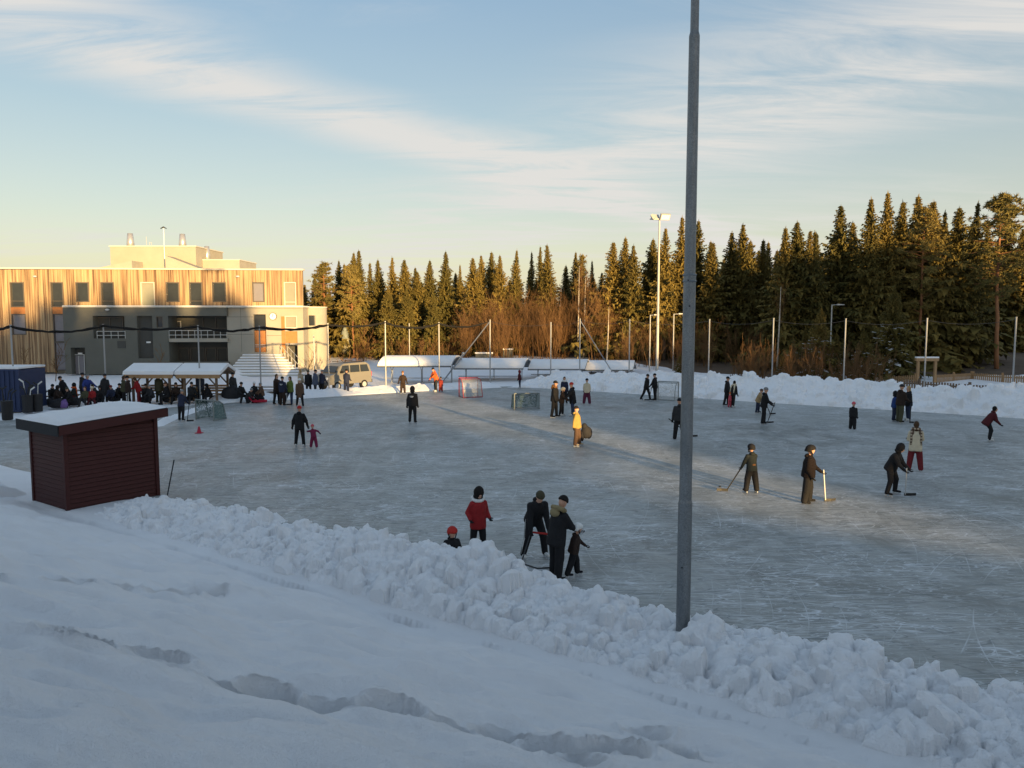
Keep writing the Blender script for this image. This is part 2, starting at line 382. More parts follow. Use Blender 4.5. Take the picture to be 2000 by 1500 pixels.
# ploughed banks of snow -----------------------------------------------------
def bank(name, n_a, n_w, pos, crest, width, lump, nchunk, seed, rough=.2, wind=0.0, CW=.55):
    """heap along a line: pos(a)-> (x, y, dx, dy) base line and across direction; crest(a) height"""
    r = np.random.default_rng(seed)
    ta = np.linspace(0, 1, n_a); w = np.linspace(0, 1, n_w)
    PX, PY, DX, DY, LEN = pos(ta)
    cr = crest(ta)
    A, W = np.meshgrid(ta, w, indexing='ij')
    X = PX[:, None] + DX[:, None] * W * width; Y = PY[:, None] + DY[:, None] * W * width
    prof = np.where(W < CW, np.clip(W / CW, 0, 1) ** .85 * (1.0 - .06 * np.clip(1 - W / CW, 0, 1)), sstep(W, .98, CW - .04) ** 1.15)
    al = A * LEN
    big = 1 + rough * 1.6 * fbm(al * .45, W * 2.2, 3, seed)
    Z = cr[:, None] * prof * big + prof * (.22 * fbm(al * 1.3, W * width * 1.3, 4, seed + 9) + lump * .9 * fbm(al * 5, W * width * 5, 4, seed + 4, .65))
    if wind: Z = Z + wind * prof * (1 - prof * .4) * fbm(al * 1.1 + W * 2.5, W * .6, 3, seed + 40)
    da = LEN / (n_a - 1); dw = width / (n_w - 1)
    for _ in range(nchunk):
        ca = r.random() * LEN; rad = lump * (r.random() ** 5 * 1.9 + .18 + .25 * r.random()) * min(1, .25 + ca / 3); cw = (.04 + .92 * r.random() ** 1.15) * width
        i0 = int((ca - rad) / da); i1 = int((ca + rad) / da) + 2; j0 = int((cw - rad) / dw); j1 = int((cw + rad) / dw) + 2
        i0, j0 = max(i0, 0), max(j0, 0); i1, j1 = min(i1, n_a), min(j1, n_w)
        if i1 - i0 < 2 or j1 - j0 < 2: continue
        ii = np.arange(i0, i1)[:, None] * da - ca; jj = np.arange(j0, j1)[None, :] * dw - cw
        nd = r.integers(4, 7); ph = r.random() * 6.28 + np.cumsum(r.uniform(.6, 1.4, nd)) * 6.28 / nd; ex = r.uniform(.7, 1.0, nd); m = np.full(np.broadcast(ii, jj).shape, -9.0)
        for q in range(nd): m = np.maximum(m, (ii * math.cos(ph[q]) + jj * math.sin(ph[q])) / (rad * ex[q]))
        m = m + .22 * (vnoise(ii / rad * 3 + ca * 7, jj / rad * 3 + cw * 5, seed) - .5)
        ci, cj = min(int(ca / da), n_a - 1), min(int(cw / dw), n_w - 1); tx_, ty_ = r.normal(0, .35, 2)
        top = Z[ci, cj] - rad * .22 + rad * .68 * np.clip(1 - np.clip(m, 0, 1) ** 2.2, 0, 1) + tx_ * ii + ty_ * jj
        Z[i0:i1, j0:j1] = np.where(m < 1, np.maximum(Z[i0:i1, j0:j1], top), Z[i0:i1, j0:j1])
    Z = Z - .12 + .10 * np.minimum(1, prof * 6)
    Z[:, 0] = Z[:, -1] = -.25; Z[0, :] = Z[-1, :] = -.25
    return X, Y, Z
def near_bank():
    s0, wd = TOE + .25, 2.85
    tab = []
    for (px, py) in [(150, 1006), (250, 968), (330, 986), (500, 1030), (580, 1046), (640, 1031), (720, 1030), (800, 1052), (870, 1062), (960, 1085), (1010, 1122), (1150, 1165), (1220, 1208), (1340, 1226), (1420, 1242), (1500, 1258), (1680, 1275), (1740, 1322), (1850, 1352), (1990, 1380), (2200, 1420)]:
        r = ray(px, py); s = s0 + wd * .47; t = s / (NX * r.x + NY * r.y); p = CAM + r * t
        tab.append((A_of(p.x, p.y), max(.12, p.z)))
    tab.sort(); ta_, tz = [t[0] for t in tab], [t[1] for t in tab]
    a0, a1 = -20.4, 16.0
    def pos(t):
        a = a0 + (a1 - a0) * t
        s = np.full_like(a, s0)
        x = NY * a + NX * s; y = -NX * a + NY * s
        return x, y, np.full_like(a, NX), np.full_like(a, NY), a1 - a0
    def crest(t): return np.interp(a0 + (a1 - a0) * t, ta_, tz) * sstep(t, -.004, .022) * (1 + .45 * np.exp(-((t - .045) / .03) ** 2)) - .09
    X, Y, Z = bank('b', 1750, 170, pos, crest, wd, .092, 19000, 3, rough=.14, CW=.47)
    # the heap is lower and smoother beside the shed
    o = grid_obj('snow_bank', X, Y, Z, M['bank'], False); tag(o, kind='structure'); return X, Y, Z
NB = near_bank()
def far_bank():
    line = [gnd(p, q) for p, q in ((985, 757), (1050, 758), (1150, 764), (1300, 774), (1480, 786), (1700, 799), (2000, 818), (2200, 830))]
    cp = [(985, 745), (1050, 733), (1120, 727), (1200, 726), (1300, 731), (1420, 734), (1500, 731), (1530, 738), (1620, 742), (1690, 742), (1760, 750), (1850, 757), (1920, 757), (2000, 756), (2200, 765)]
    cum = [0]
    for i in range(1, len(line)): cum.append(cum[-1] + (line[i] - line[i - 1]).length)
    LEN = cum[-1]; wd = 5.0
    def pos(t):
        l = t * LEN; return np.interp(l, cum, [p.x for p in line]), np.interp(l, cum, [p.y for p in line]), np.full_like(l, NX), np.full_like(l, NY), LEN
    cl, ch = [], []
    for px, py in cp:
        r = ray(px, py); best = None
        for i in range(400):
            t = i / 399; x, y, dx, dy, _ = pos(np.array([t])); xx = x[0] + dx[0] * wd * .5; yy = y[0] + dy[0] * wd * .5
            e = abs(xx / yy - r.x / r.y)
            if best is None or e < best[0]: best = (e, t, yy)
        cl.append(best[1]); ch.append(CAMZ + best[2] * r.z / r.y)
    def crest(t): return np.clip(np.interp(t, cl, ch), .2, 3) 
    X, Y, Z = bank('f', 760, 90, pos, crest, wd, .16, 3800, 8, rough=.12, wind=1.0)
    tag(grid_obj('snow_bank_far', X, Y, Z, M['bank'], False), kind='structure')
far_bank()
def low_bank(name, pix, h, wd, seed, lump=.07, nch=500):
    line = [gnd(*p) for p in pix]; cum = [0]
    for i in range(1, len(line)): cum.append(cum[-1] + (line[i] - line[i - 1]).length)
    LEN = cum[-1]
    def pos(t):
        l = t * LEN; x = np.interp(l, cum, [p.x for p in line]); y = np.interp(l, cum, [p.y for p in line])
        dx = np.gradient(x); dy = np.gradient(y); n = np.hypot(dx, dy); return x, y, -dy / n, dx / n, LEN
    def crest(t): return h * (.75 + .5 * vnoise(t * LEN * .35, t * 0, seed)) * sstep(t, 0, .04) * sstep(t, 1, .96)
    X, Y, Z = bank(name, int(LEN / .09), 36, pos, crest, wd, lump, nch, seed)
    tag(grid_obj(name, X, Y, Z, M['bank']), kind='structure')
low_bank('snow_edge', [(400, 789), (470, 786), (560, 781), (680, 773), (760, 768), (870, 762), (990, 757)], .42, 2.6, 21)
low_bank('snow_ridge', [(318, 834), (350, 818), (400, 800), (452, 785)], .16, .9, 22, .03, 150)
low_bank('snow_heap', [(70, 968), (20, 955), (-40, 945), (-140, 950)], 1.0, 3.0, 23, .12, 700)

# ================================================================== school building
def wood_clad():
    m, N, L, b = new_mat('vertical_board_cladding'); b.inputs['Roughness'].default_value = .75
    g = N.new('ShaderNodeNewGeometry'); mp = N.new('ShaderNodeMapping'); mp.inputs['Scale'].default_value = (4.2, 4.2, .10); L.new(g.outputs['Position'], mp.inputs[0])
    n = N.new('ShaderNodeTexNoise'); n.inputs['Scale'].default_value = 1.6; n.inputs['Detail'].default_value = 4; L.new(mp.outputs[0], n.inputs[0])
    r = N.new('ShaderNodeValToRGB'); L.new(n.outputs[0], r.inputs[0]); e = r.color_ramp.elements
    e[0].position = .36; e[0].color = (.17, .10, .055, 1); e[1].position = .62; e[1].color = (.58, .42, .24, 1); k = e.new(.5); k.color = (.45, .30, .165, 1)
    mp2 = N.new('ShaderNodeMapping'); mp2.inputs['Scale'].default_value = (.35, .35, .22); L.new(g.outputs['Position'], mp2.inputs[0])
    n2 = N.new('ShaderNodeTexNoise'); n2.inputs['Scale'].default_value = 1; n2.inputs['Detail'].default_value = 4; L.new(mp2.outputs[0], n2.inputs[0])
    mx = N.new('ShaderNodeMixRGB'); mx.blend_type = 'MULTIPLY'; mx.inputs[0].default_value = .55; L.new(r.outputs[0], mx.inputs[1]); L.new(n2.outputs[0], mx.inputs[2]); 
    hs = N.new('ShaderNodeHueSaturation'); hs.inputs['Value'].default_value = 1.0; L.new(mx.outputs[0], hs.inputs['Color']); L.new(hs.outputs[0], b.inputs['Base Color']); return m
M['clad'] = wood_clad()
M['infill'] = mat('orange_wood_infill', (.40, .17, .06), .7, .2, 6)
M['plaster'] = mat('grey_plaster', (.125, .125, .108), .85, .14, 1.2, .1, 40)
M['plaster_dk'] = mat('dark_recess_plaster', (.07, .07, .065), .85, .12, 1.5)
M['concrete'] = mat('cast_concrete', (.35, .325, .27), .85, .16, .9, .15, 25)
M['trim'] = mat('pale_roof_trim', (.55, .52, .45), .6, .08, 5)
M['lilac'] = mat('curtained_glass', (.20, .19, .21), .25, .1, 2, spec=.5)
M['zinc'] = mat('zinc_duct', (.62, .60, .56), .3, .08, 6, metal=.7)
M['sign'] = mat('white_sign', (.8, .8, .78), .5, .03, 5)
def FY(px, off=0.0): return 70.0 + px / 590 * 2.2 - off
def FX(px, off=0.0): return xat(px, FY(px, off))
def FZ(px, py, off=0.0): return at(px, py, FY(px, off)).z
def prect(b, px0, py0, px1, py1, off, depth, mi=0, zfix=None):
    x0, y0, x1, y1 = FX(px0, off), FY(px0, off), FX(px1, off), FY(px1, off)
    zt, zb = FZ((px0 + px1) / 2, py0, off), FZ((px0 + px1) / 2, py1, off)
    if zfix is not None: zb = zfix
    q = [(x0, y0), (x1, y1), (x1, y1 + depth), (x0, y0 + depth)]
    return b.hexa([(x, y, zb) for x, y in q], [(x, y, zt) for x, y in q], mi)
bl = thing('school_building', 'long school building with board-clad upper storey and grey plaster front below', 'building', (FX(300), FY(300), 0))
def P_(name, m, *rects, parent=None):
    b = MB()
    for r in rects: prect(b, *r)
    return b.build(name, m, parent or bl)
def window(px0, py0, px1, py1, off, pane='glass', fr='frame', rec=.16, mull=None, rail=None, fw=1.6):
    b = MB()
    for r in ((px0, py0, px1, py0 + fw), (px0, py1 - fw, px1, py1), (px0, py0 + fw, px0 + fw, py1 - fw), (px1 - fw, py0 + fw, px1, py1 - fw)): prect(b, *r, off + .03, rec)
    if mull: prect(b, mull - .7, py0 + fw, mull + .7, py1 - fw, off + .02, .1)
    if rail: prect(b, px0 + fw, rail - .6, px1 - fw, rail + .6, off + .02, .08)
    w = b.build('window', M[fr], bl)
    b = MB(); prect(b, px0 + fw * .6, py0 + fw * .6, px1 - fw * .6, py1 - fw * .6, off - .10, .05); b.build('pane', M[pane], w)
    return w
TOP = 526.5
up = [(22, 50, 551, 600, 'glass', 588), (101, 126, 551, 600, 'glass', 588), (150, 176, 551, 590, 'glass', None), (199, 225, 551, 598, 'glass', 588), (277, 304, 551, 598, 'blind', None),
      (326, 352, 551, 590, 'glass', None), (371, 397, 551, 598, 'glass', 588), (416, 443, 551, 590, 'glass', None), (494, 518, 551, 590, 'lilac', None), (556, 579, 551, 598, 'blind', 590)]
b = MB(); x = -70
for (a, c, t, bo, pn, rl) in up:
    prect(b, x, TOP, a, 600, 0, .35); prect(b, a, TOP, c, t, 0, .35)
    if bo < 596: prect(b, a, bo, c, 600, 0, .35)
    x = c
prect(b, x, TOP, 592, 600, 0, .35)
# left wing runs down to the ground
prect(b, -70, 600, 22, 727, 0, .35); prect(b, 50, 600, 103, 727, 0, .35); prect(b, 22, 654, 50, 727, 0, .35); prect(b, 125, 600, 150, 727, 0, .35)
b.build('clad_wall', M['clad'], bl)
b = MB(); i = 0; px = -69
while px < 591:
    ok = [(TOP, 600)]
    for (a, c, t, bo, pn, rl) in up:
        if a - 1 < px < c + 1: ok = [(TOP, t - 1)] + ([(bo + 1, 600)] if bo < 596 else [])
    if px < 121:
        if 21 < px < 51: ok.append((655, 727))
        elif not 102 < px < 126: ok.append((600, 727))
    for (t, bo) in ok: prect(b, px, t, px + 1.25, bo, .035, .03)
    px += 4.6 + random.uniform(-.5, .5)
tag(b.build('cladding_battens', M['clad'], bl), kind='stuff')
P_('infill_panel', M['infill'], (22.3, 600, 49.7, 613, -.03, .2)); P_('infill_panel', M['infill'], (103.3, 600, 124.7, 613, -.03, .2))
for (a, c, t, bo, pn, rl) in up: window(a, t, c, bo, 0, pn, 'trim' if pn == 'blind' else 'frame', rail=rl, fw=2.2 if pn != 'blind' else 1.6)
window(22, 613, 50, 654, 0, 'lilac'); window(103, 613, 125, 668, 0, 'lilac'); window(103, 668, 125, 724, 0, 'lilac', rail=695)
P_('roof_trim', M['trim'], (-72, 523.6, 594.5, 526.4, .18, .5))
# body behind the facade and its right-hand end wall
b = MB(); x0, y0, x1, y1 = FX(-70), FY(-70) + .4, FX(592), FY(592) + .4; zt = FZ(300, 527.5)
b.hexa([(x0, y0, 0), (x1 - .02, y1, 0), (x1 - 4.6, y1 + 15, 0), (x0, y0 + 15, 0)], [(x0, y0, zt), (x1 - .02, y1, zt), (x1 - 4.6, y1 + 15, zt), (x0, y0 + 15, zt)]); b.build('rear_volume', M['concrete'], bl)
b = MB(); b.hexa([(x0, y0, zt + .003), (x1 - .03, y1, zt + .003), (x1 - 4.6, y1 + 15, zt + .003), (x0, y0 + 15, zt + .003)], [(x0, y0, zt + .12), (x1 - .05, y1, zt + .12), (x1 - 4.65, y1 + 15, zt + .12), (x0, y0 + 15, zt + .12)]); b.build('roof_snow', M['snow'], bl)
# grey plaster front block with its openings
G = 2.4
P_('plaster_wall', M['plaster'], (123, 600.5, 135, 731, G, 2.3), (135, 600.5, 163, 679, G, 2.3), (163, 600.5, 181, 731, G, 2.3), (181, 600.5, 243, 617, G, 2.3), (181, 661, 243, 731, G, 2.3),
   (243, 600.5, 267, 731, G, 2.3), (267, 600.5, 297, 617, G, 2.3), (267, 700, 297, 731, G, 2.3), (297, 600.5, 305, 731, G, 2.3), (305, 600.5, 318, 618, G, 2.3), (305, 640, 318, 731, G, 2.3), (318, 600.5, 328, 731, G, 2.3),
   (328, 600.5, 443, 617, G, 2.3), (328, 707, 443, 731, G, .8))
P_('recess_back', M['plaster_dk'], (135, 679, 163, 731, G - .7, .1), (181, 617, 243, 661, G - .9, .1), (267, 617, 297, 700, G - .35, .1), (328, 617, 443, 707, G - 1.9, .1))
P_('ledge', M['trim'], (122, 598.2, 592.5, 600.4, G + .12, 2.5))
P_('ledge_snow', M['snow'], (122.4, 596.9, 592, 598.1, G + .1, 2.3))
window(186, 619, 240, 645, G - .85, 'glass', mull=214); window(305, 618, 318, 640, G - .1, 'glass')
window(330, 627, 353, 646, G - 1.85, 'lilac', 'trim', mull=342); window(395, 618, 443, 642, G - 1.85, 'glass', mull=421)
for a, c in ((345, 367), (369, 397), (399, 420), (422, 442)): window(a, 679, c, 707, G - 1.85, 'lilac', 'frame')
P_('balcony_slab', M['concrete'], (328.2, 661, 442.8, 668, G - .05, 1.8))
def railing(px0, px1, py0, py1, off, n, name='railing'):
    b = MB()
    for py in (py0, (py0 + py1) / 2 + 1): prect(b, px0, py - .5, px1, py + .5, off, .04)
    for i in range(n + 1):
        p = px0 + (px1 - px0) * i / n; prect(b, p - .4, py0, p + .4, py1, off + .005, .03)
    return b.build(name, M['steel_pale'], bl)
railing(329, 442, 645.5, 661, G + .02, 9); railing(188, 243, 647, 661, G + .03, 4)
P_('vent_grille', M['plaster_dk'], (227, 666, 243, 680, G + .04, .1))
d = P_('door', M['lilac'], (139, 695, 160, 730.5, G - .62, .08)); P_('door_frame', M['steel_pale'], (137.5, 693, 139, 731, G - .58, .1), (160, 693, 161.5, 731, G - .58, .1), (137.5, 692, 161.5, 693.6, G - .57, .1), (149, 695, 150.4, 731, G - .57, .08), parent=d)
P_('wall_lamp', M['sign'], (149, 689, 157, 691.5, G - .5, .1)); P_('wall_lamp', M['sign'], (284, 667, 292, 670, G - .25, .1))
# concrete entrance section
E = 2.0
P_('concrete_wall', M['concrete'], (443, 600.5, 495, 731, E, 2), (495, 600.5, 519, 614, E, 2), (495, 688, 519, 731, E, 2), (519, 600.5, 556, 731, E, 2), (556, 600.5, 580, 617, E, 2), (556, 641, 580, 647, E, 2), (580, 600.5, 592, 731, E, 2), (556, 670, 580, 674, E, 2))
for q_ in ((443.5, 618.6, 494, 619.2, E + .004, .01), (443.5, 652.6, 494, 653.2, E + .004, .01), (520, 655, 551, 655.6, E + .004, .01), (470, 601, 470.5, 688, E + .003, .01)): P_('joint', M['plaster_dk'], q_)
d = P_('entrance_door', M['infill'], (496.5, 646, 517.5, 688, E - .2, .08)); P_('door_glass', M['glass'], (496.5, 615.5, 517.5, 645, E - .2, .06), parent=d)
P_('push_bar', M['steel_pale'], (496.5, 673, 517.5, 674.2, E - .12, .05), (496.5, 677, 517.5, 678, E - .12, .05), parent=d)
window(556, 617, 580, 641, E - .05, 'blind', 'trim'); P_('infill_panel', M['infill'], (556.2, 647.2, 579.8, 669.8, E - .1, .1)); P_('recess_back', M['plaster_dk'], (556, 674, 580, 731, E - 1.2, .1)); P_('infill_panel', M['infill'], (549, 618, 555.8, 689, E + .03, .06))
# clock
cx_, cy_, cz_ = FX(533, E + .1), FY(533, E + .1), FZ(533, 618, E + .1)
b = MB(); b.tube([(cx_, cy_ + .08, cz_), (cx_, cy_, cz_)], .34, 24); ck = b.build('clock', M['frame'], bl)
b = MB(); b.tube([(cx_, cy_, cz_), (cx_, cy_ - .02, cz_)], .29, 24); b.build('clock_face', M['sign'], ck)
b = MB(); b.bar((cx_, cy_ - .035, cz_), (cx_ + .02, cy_ - .035, cz_ + .22), .035, .02); b.bar((cx_, cy_ - .035, cz_), (cx_ - .13, cy_ - .035, cz_ + .02), .04, .02); b.build('clock_hand', M['black'], ck)
# rounded stair tower at the right-hand end
tx, ty = xat(611, 73.2), 73.2; zt = at(611, 601, 72).z
b = MB(); n = 40; pr = lambda z, r: [(tx + r * math.cos(2 * math.pi * k / n) * 1.02, ty + r * math.sin(2 * math.pi * k / n), z) for k in range(n)]
b.rings([pr(0, 1.28), pr(zt, 1.28)]); b.build('stair_tower', M['concrete'], bl, smooth=False)
b = MB(); b.rings([pr(zt + .003, 1.33), pr(zt + .1, 1.33)]); b.build('tower_cap', M['trim'], bl)
for a0, a1 in ((-118, -98), (-92, -66)):
    b = MB(); z0, z1 = at(613, 636, 72).z, at(613, 616, 72).z
    arc = lambda z, r: [(tx + r * math.cos(R(a)) * 1.02, ty + r * math.sin(R(a)), z) for a in np.linspace(a0, a1, 6)]
    o, i_ = arc(0, 1.30), arc(0, 1.2); q = o + i_[::-1]
    b.rings([[(p[0], p[1], z0) for p in q], [(p[0], p[1], z1) for p in q]]); b.build('tower_window', M['glass'], bl)
# roof structures
def roofbox(name, px0, py0, px1, py1, yo, dep, m):
    b = MB(); Y0 = FY(px0) + yo; z1 = at((px0 + px1) / 2, py0, Y0).z; z0 = FZ(300, 527) + .1
    b.box(xat(px0, Y0), xat(px1, Y0), Y0, Y0 + dep, z0, z1); o = b.build(name, m, bl)
    b = MB(); b.box(xat(px0, Y0) - .08, xat(px1, Y0) + .08, Y0 - .08, Y0 + dep + .08, z1 + .002, z1 + .1); b.build('coping', M['trim'], o); return o
roofbox('plant_room', 221, 482, 387, 527, 5.0, 7, M['concrete']); roofbox('plant_room', 388, 508.5, 471, 527, 6.0, 5, M['concrete'])
for (a, pa, c, pc, yo) in ((190, 524.5, 262, 509, 2.2), (390, 523.5, 327, 499, 2.6)):
    b = MB(); Y0 = FY(300) + yo; za, zc, zb = at(a, pa, Y0).z, at(c, pc, Y0).z, FZ(300, 527) + .1; xa, xc = xat(a, Y0), xat(c, Y0)
    v = [(xa, Y0, zb), (xc, Y0, zb), (xc, Y0, zc), (xa, Y0, za)]
    if xa > xc: v = v[::-1]
    b.add([(p[0], p[1], p[2]) for p in v] + [(p[0], p[1] + 2.2, p[2]) for p in v], [(0, 1, 2, 3), (7, 6, 5, 4), (0, 4, 5, 1), (1, 5, 6, 2), (2, 6, 7, 3), (3, 7, 4, 0)]); b.build('roof_light', M['concrete'], bl)
for (px, pt, pb, w, yo) in ((261, 456, 482, 14, 6.5), (362, 457, 483, 14, 6.5), (394.5, 487, 509, 11, 7.2), (408.5, 481, 509, 12, 7.2)):
    Y0 = FY(px) + yo; zb, zt_ = at(px, pb, Y0).z - .3, at(px, pt, Y0).z; x = xat(px, Y0); r = w / 2 * Y0 / 1500
    b = MB(); b.tube([(x, Y0, zb), (x, Y0, zb + (zt_ - zb) * .5), (x, Y0, zt_)], [r * 1.05, r * .95, r * .72], 18); b.build('ventilation_cowl', M['zinc'], bl, smooth=True)
Y0 = FY(326) + 4.4; x = xat(326, Y0); zt_ = at(326, 444, Y0).z
b = MB(); b.tube([(x, Y0, FZ(300, 527)), (x, Y0, zt_)], [.06, .035], 8); ms = b.build('roof_mast', M['steel_pale'], bl)
b = MB(); b.bar((x - .28, Y0, zt_ - .12), (x - .05, Y0, zt_ + .02), .1, .08); b.bar((x + .28, Y0, zt_ - .12), (x + .05, Y0, zt_ + .02), .1, .08); b.ell((x, Y0, zt_), (.1, .1, .09)); b.build('mast_head', M['darksteel'], ms)
Y0 = FY(295) + 6; x = xat(292, Y0); zz = at(292, 482, Y0).z
b = MB(); b.tube([(x, Y0, zz), (x, Y0, zz + 1.0)], .02, 5); b.tube([(x + .3, Y0, zz), (x + .3, Y0, zz + .45)], .02, 5); b.tube([(x + .5, Y0, zz), (x + .5, Y0, zz + .45)], .02, 5); b.bar((x + .3, Y0, zz + .4), (x + .5, Y0, zz + .4), .03); b.build('aerial', M['steel_pale'], bl)
for (px, py, off) in ((73, 540, .06), (467, 540, .06), (211, 605, G + .06)):
    b = MB(); x, y, z = FX(px, off), FY(px, off), FZ(px, py, off); b.ell((x, y - .08, z), (.2, .12, .1)); b.bar((x, y, z), (x, y - .08, z), .06); b.build('security_camera', M['steel_pale'], bl, smooth=True)
# stairs up to the entrance, under snow
def stairs():
    t = thing('entrance_stairs', 'broad snow-covered steps rising to the wooden entrance door', 'stairs', (FX(520, 4), FY(520, 4), 0))
    n = 8; Yt, Yb = FY(510, E) - .02, 66.2; zt_ = 1.72
    for i in range(n):
        f0, f1 = i / n, (i + 1) / n; z1 = zt_ * (1 - f0) ; ya = Yt - (Yt - Yb) * f0; yb = Yt - (Yt - Yb) * f1
        xl = xat(478 - 38 * f1, ya); xr = xat(545 + 48 * f1, ya)
        b = MB(); b.hexa([(xl, yb, 0), (xr, yb, 0), (xr, ya - .003, 0), (xl, ya - .003, 0)], [(xl, yb, z1 - .06), (xr, yb, z1 - .06), (xr, ya - .003, z1 - .06), (xl, ya - .003, z1 - .06)]); st = b.build('step', M['concrete'], t)
        b = MB(); b.hexa([(xl + .02, yb - .03, z1 - .19), (xr - .02, yb - .03, z1 - .19), (xr - .02, ya - .035, z1 - .19), (xl + .02, ya - .035, z1 - .19)], [(xl + .03, yb + .12, z1 + .03), (xr - .03, yb + .12, z1 + .03), (xr - .03, ya - .035, z1 + .06), (xl + .03, ya - .035, z1 + .06)]); b.build('step_snow', M['snow'], st)
    b = MB()
    for dx in (0, .55):
        pts = [(xat(549, Yt) + dx, Yt - .1, 2.6), (xat(552, Yt) + dx, Yt - .6, 2.5), (xat(582, Yb) + dx, Yb, .95)]
        b.tube(pts, .03, 6)
        for f in np.linspace(0, 1, 6):
            p = Vector(pts[1]).lerp(Vector(pts[2]), f); b.tube([p, (p.x, p.y, p.z - .95)], .02, 5)
    b.build('handrail', M['trim'], t)
stairs()
def mound(name, pix, z, h, wx, wy, seed):
    c = gnd(*pix) if z is None else Vector(z)
    u, v = np.meshgrid(np.linspace(-1, 1, 60), np.linspace(-1, 1, 40), indexing='ij'); d = np.sqrt(u * u + v * v)
    X = c.x + u * wx; Y = c.y + v * wy; Z = h * sstep(d, 1, .05) * (1 + .5 * fbm(X * .7, Y * .7, 3, seed)) - .1
    tag(grid_obj(name, X, Y, Z, M['bank']), kind='structure')
mound('snow_mound', (450, 733), None, .9, 3.4, 2.6, 4); mound('snow_mound', (600, 722), None, 1.3, 3.0, 3.2, 6)

# ================================================================== red shed
def shed():
    o = Vector((-11.48, 19.5, -.16)); ang = R(54)
    t = thing('equipment_shed', 'dark red boarded shed with snow on its sloping roof', 'shed', o, ang)
    Lx, Wy, H0, H1 = 2.42, 1.9, 2.26, 2.42     # along the long face, depth, near / far wall heights
    hz = lambda x: H0 + (H1 - H0) * x / Lx
    def bd(name, b, m): return b.build(name, m, t, world=False)
    n = 19
    for (face) in range(4):
        for i in range(n):
            z0 = .02 + i * (H0 - .02) / n; z1 = z0 + (H0 - .02) / n - .012
            b = MB()
            th0, th1 = .030, .012      # lap: thicker at the bottom
            if face == 0: b.hexa([(.06, -th0, z0), (Lx - .06, -th0, z0), (Lx - .06, .02, z0), (.06, .02, z0)], [(.06, -th1, z1), (Lx - .06, -th1, z1), (Lx - .06, .02, z1), (.06, .02, z1)])
            elif face == 1: b.hexa([(-th0, .06, z0), (.02, .06, z0), (.02, Wy - .06, z0), (-th0, Wy - .06, z0)], [(-th1, .06, z1), (.02, .06, z1), (.02, Wy - .06, z1), (-th1, Wy - .06, z1)])
            elif face == 2: b.box(.06, Lx - .06, Wy - .02, Wy + .02, z0, z1)
            else: b.box(Lx - .02, Lx + .02, .06, Wy - .06, z0, z1)
            bd('plank', b, M['red_wood'])
    b = MB(); b.hexa([(.03, .03, 0), (Lx - .03, .03, 0), (Lx - .03, Wy - .03, 0), (.03, Wy - .03, 0)], [(.03, .03, H0), (Lx - .03, .03, H1), (Lx - .03, Wy - .03, H1), (.03, Wy - .03, H0)]); bd('wall_core', b, M['red_wood'])
    for (x, y) in ((0, 0), (Lx, 0), (0, Wy), (Lx, Wy)):
        b = MB(); b.box(x - .05, x + .05, y - .05, y + .05, 0, hz(x) - .01); bd('corner_board', b, M['red_wood'])
    ov = .24; x0, x1, y0, y1 = -ov, Lx + ov, -ov, Wy + ov
    za, zb = hz(x0) + .02, hz(x1) + .02
    b = MB(); b.hexa([(x0, y0, za), (x1, y0, zb), (x1, y1, zb), (x0, y1, za)], [(x0, y0, za + .2), (x1, y0, zb + .2), (x1, y1, zb + .2), (x0, y1, za + .2)]); rf = bd('roof', b, M['roofing'])
    for yy, s in ((y0, -1), (y1, 1)):
        b = MB(); ya, yb = (yy - .028, yy - .003) if s < 0 else (yy + .003, yy + .028)
        b.hexa([(x0 + .01, ya, za - .05), (x1, ya, zb - .05), (x1, yb, zb - .05), (x0 + .01, yb, za - .05)], [(x0 + .01, ya, za + .18), (x1, ya, zb + .18), (x1, yb, zb + .18), (x0 + .01, yb, za + .18)]); b.build('fascia', M['red_wood'], rf, world=False)
    b = MB(); b.box(x1 + .003, x1 + .028, y0, y1, zb - .05, zb + .18); b.build('fascia', M['red_wood'], rf, world=False)
    b = MB(); b.box(x0 - .03, x0 - .003, y0 - .02, y1 + .02, za - .07, za + .205); b.build('eaves_flashing', M['roofing'], rf, world=False)
    u, v = np.meshgrid(np.linspace(0, 1, 50), np.linspace(0, 1, 36), indexing='ij'); X = x0 + u * (x1 - x0); Y = y0 + v * (y1 - y0)
    ed = np.minimum(np.minimum(u, 1 - u) * (x1 - x0), np.minimum(v, 1 - v) * (y1 - y0))
    Z = za + .2 + (zb - za) * u + .09 * sstep(ed, -.01, .16) * (1 + .8 * fbm(X * 2, Y * 2, 3, 5)) + .002
    s = grid_obj('roof_snow', X, Y, Z, M['snow']); s.parent = rf
shed()
p0, p1 = gnd(322, 985), None
b = MB(); q = at(340, 898, p0.y + .1); b.tube([(p0.x, p0.y, -.1), q], .016, 6); tag(b.build('marker_stick', M['black']), 'thin dark marker stick leaning in the snow beside the red shed', 'stick')

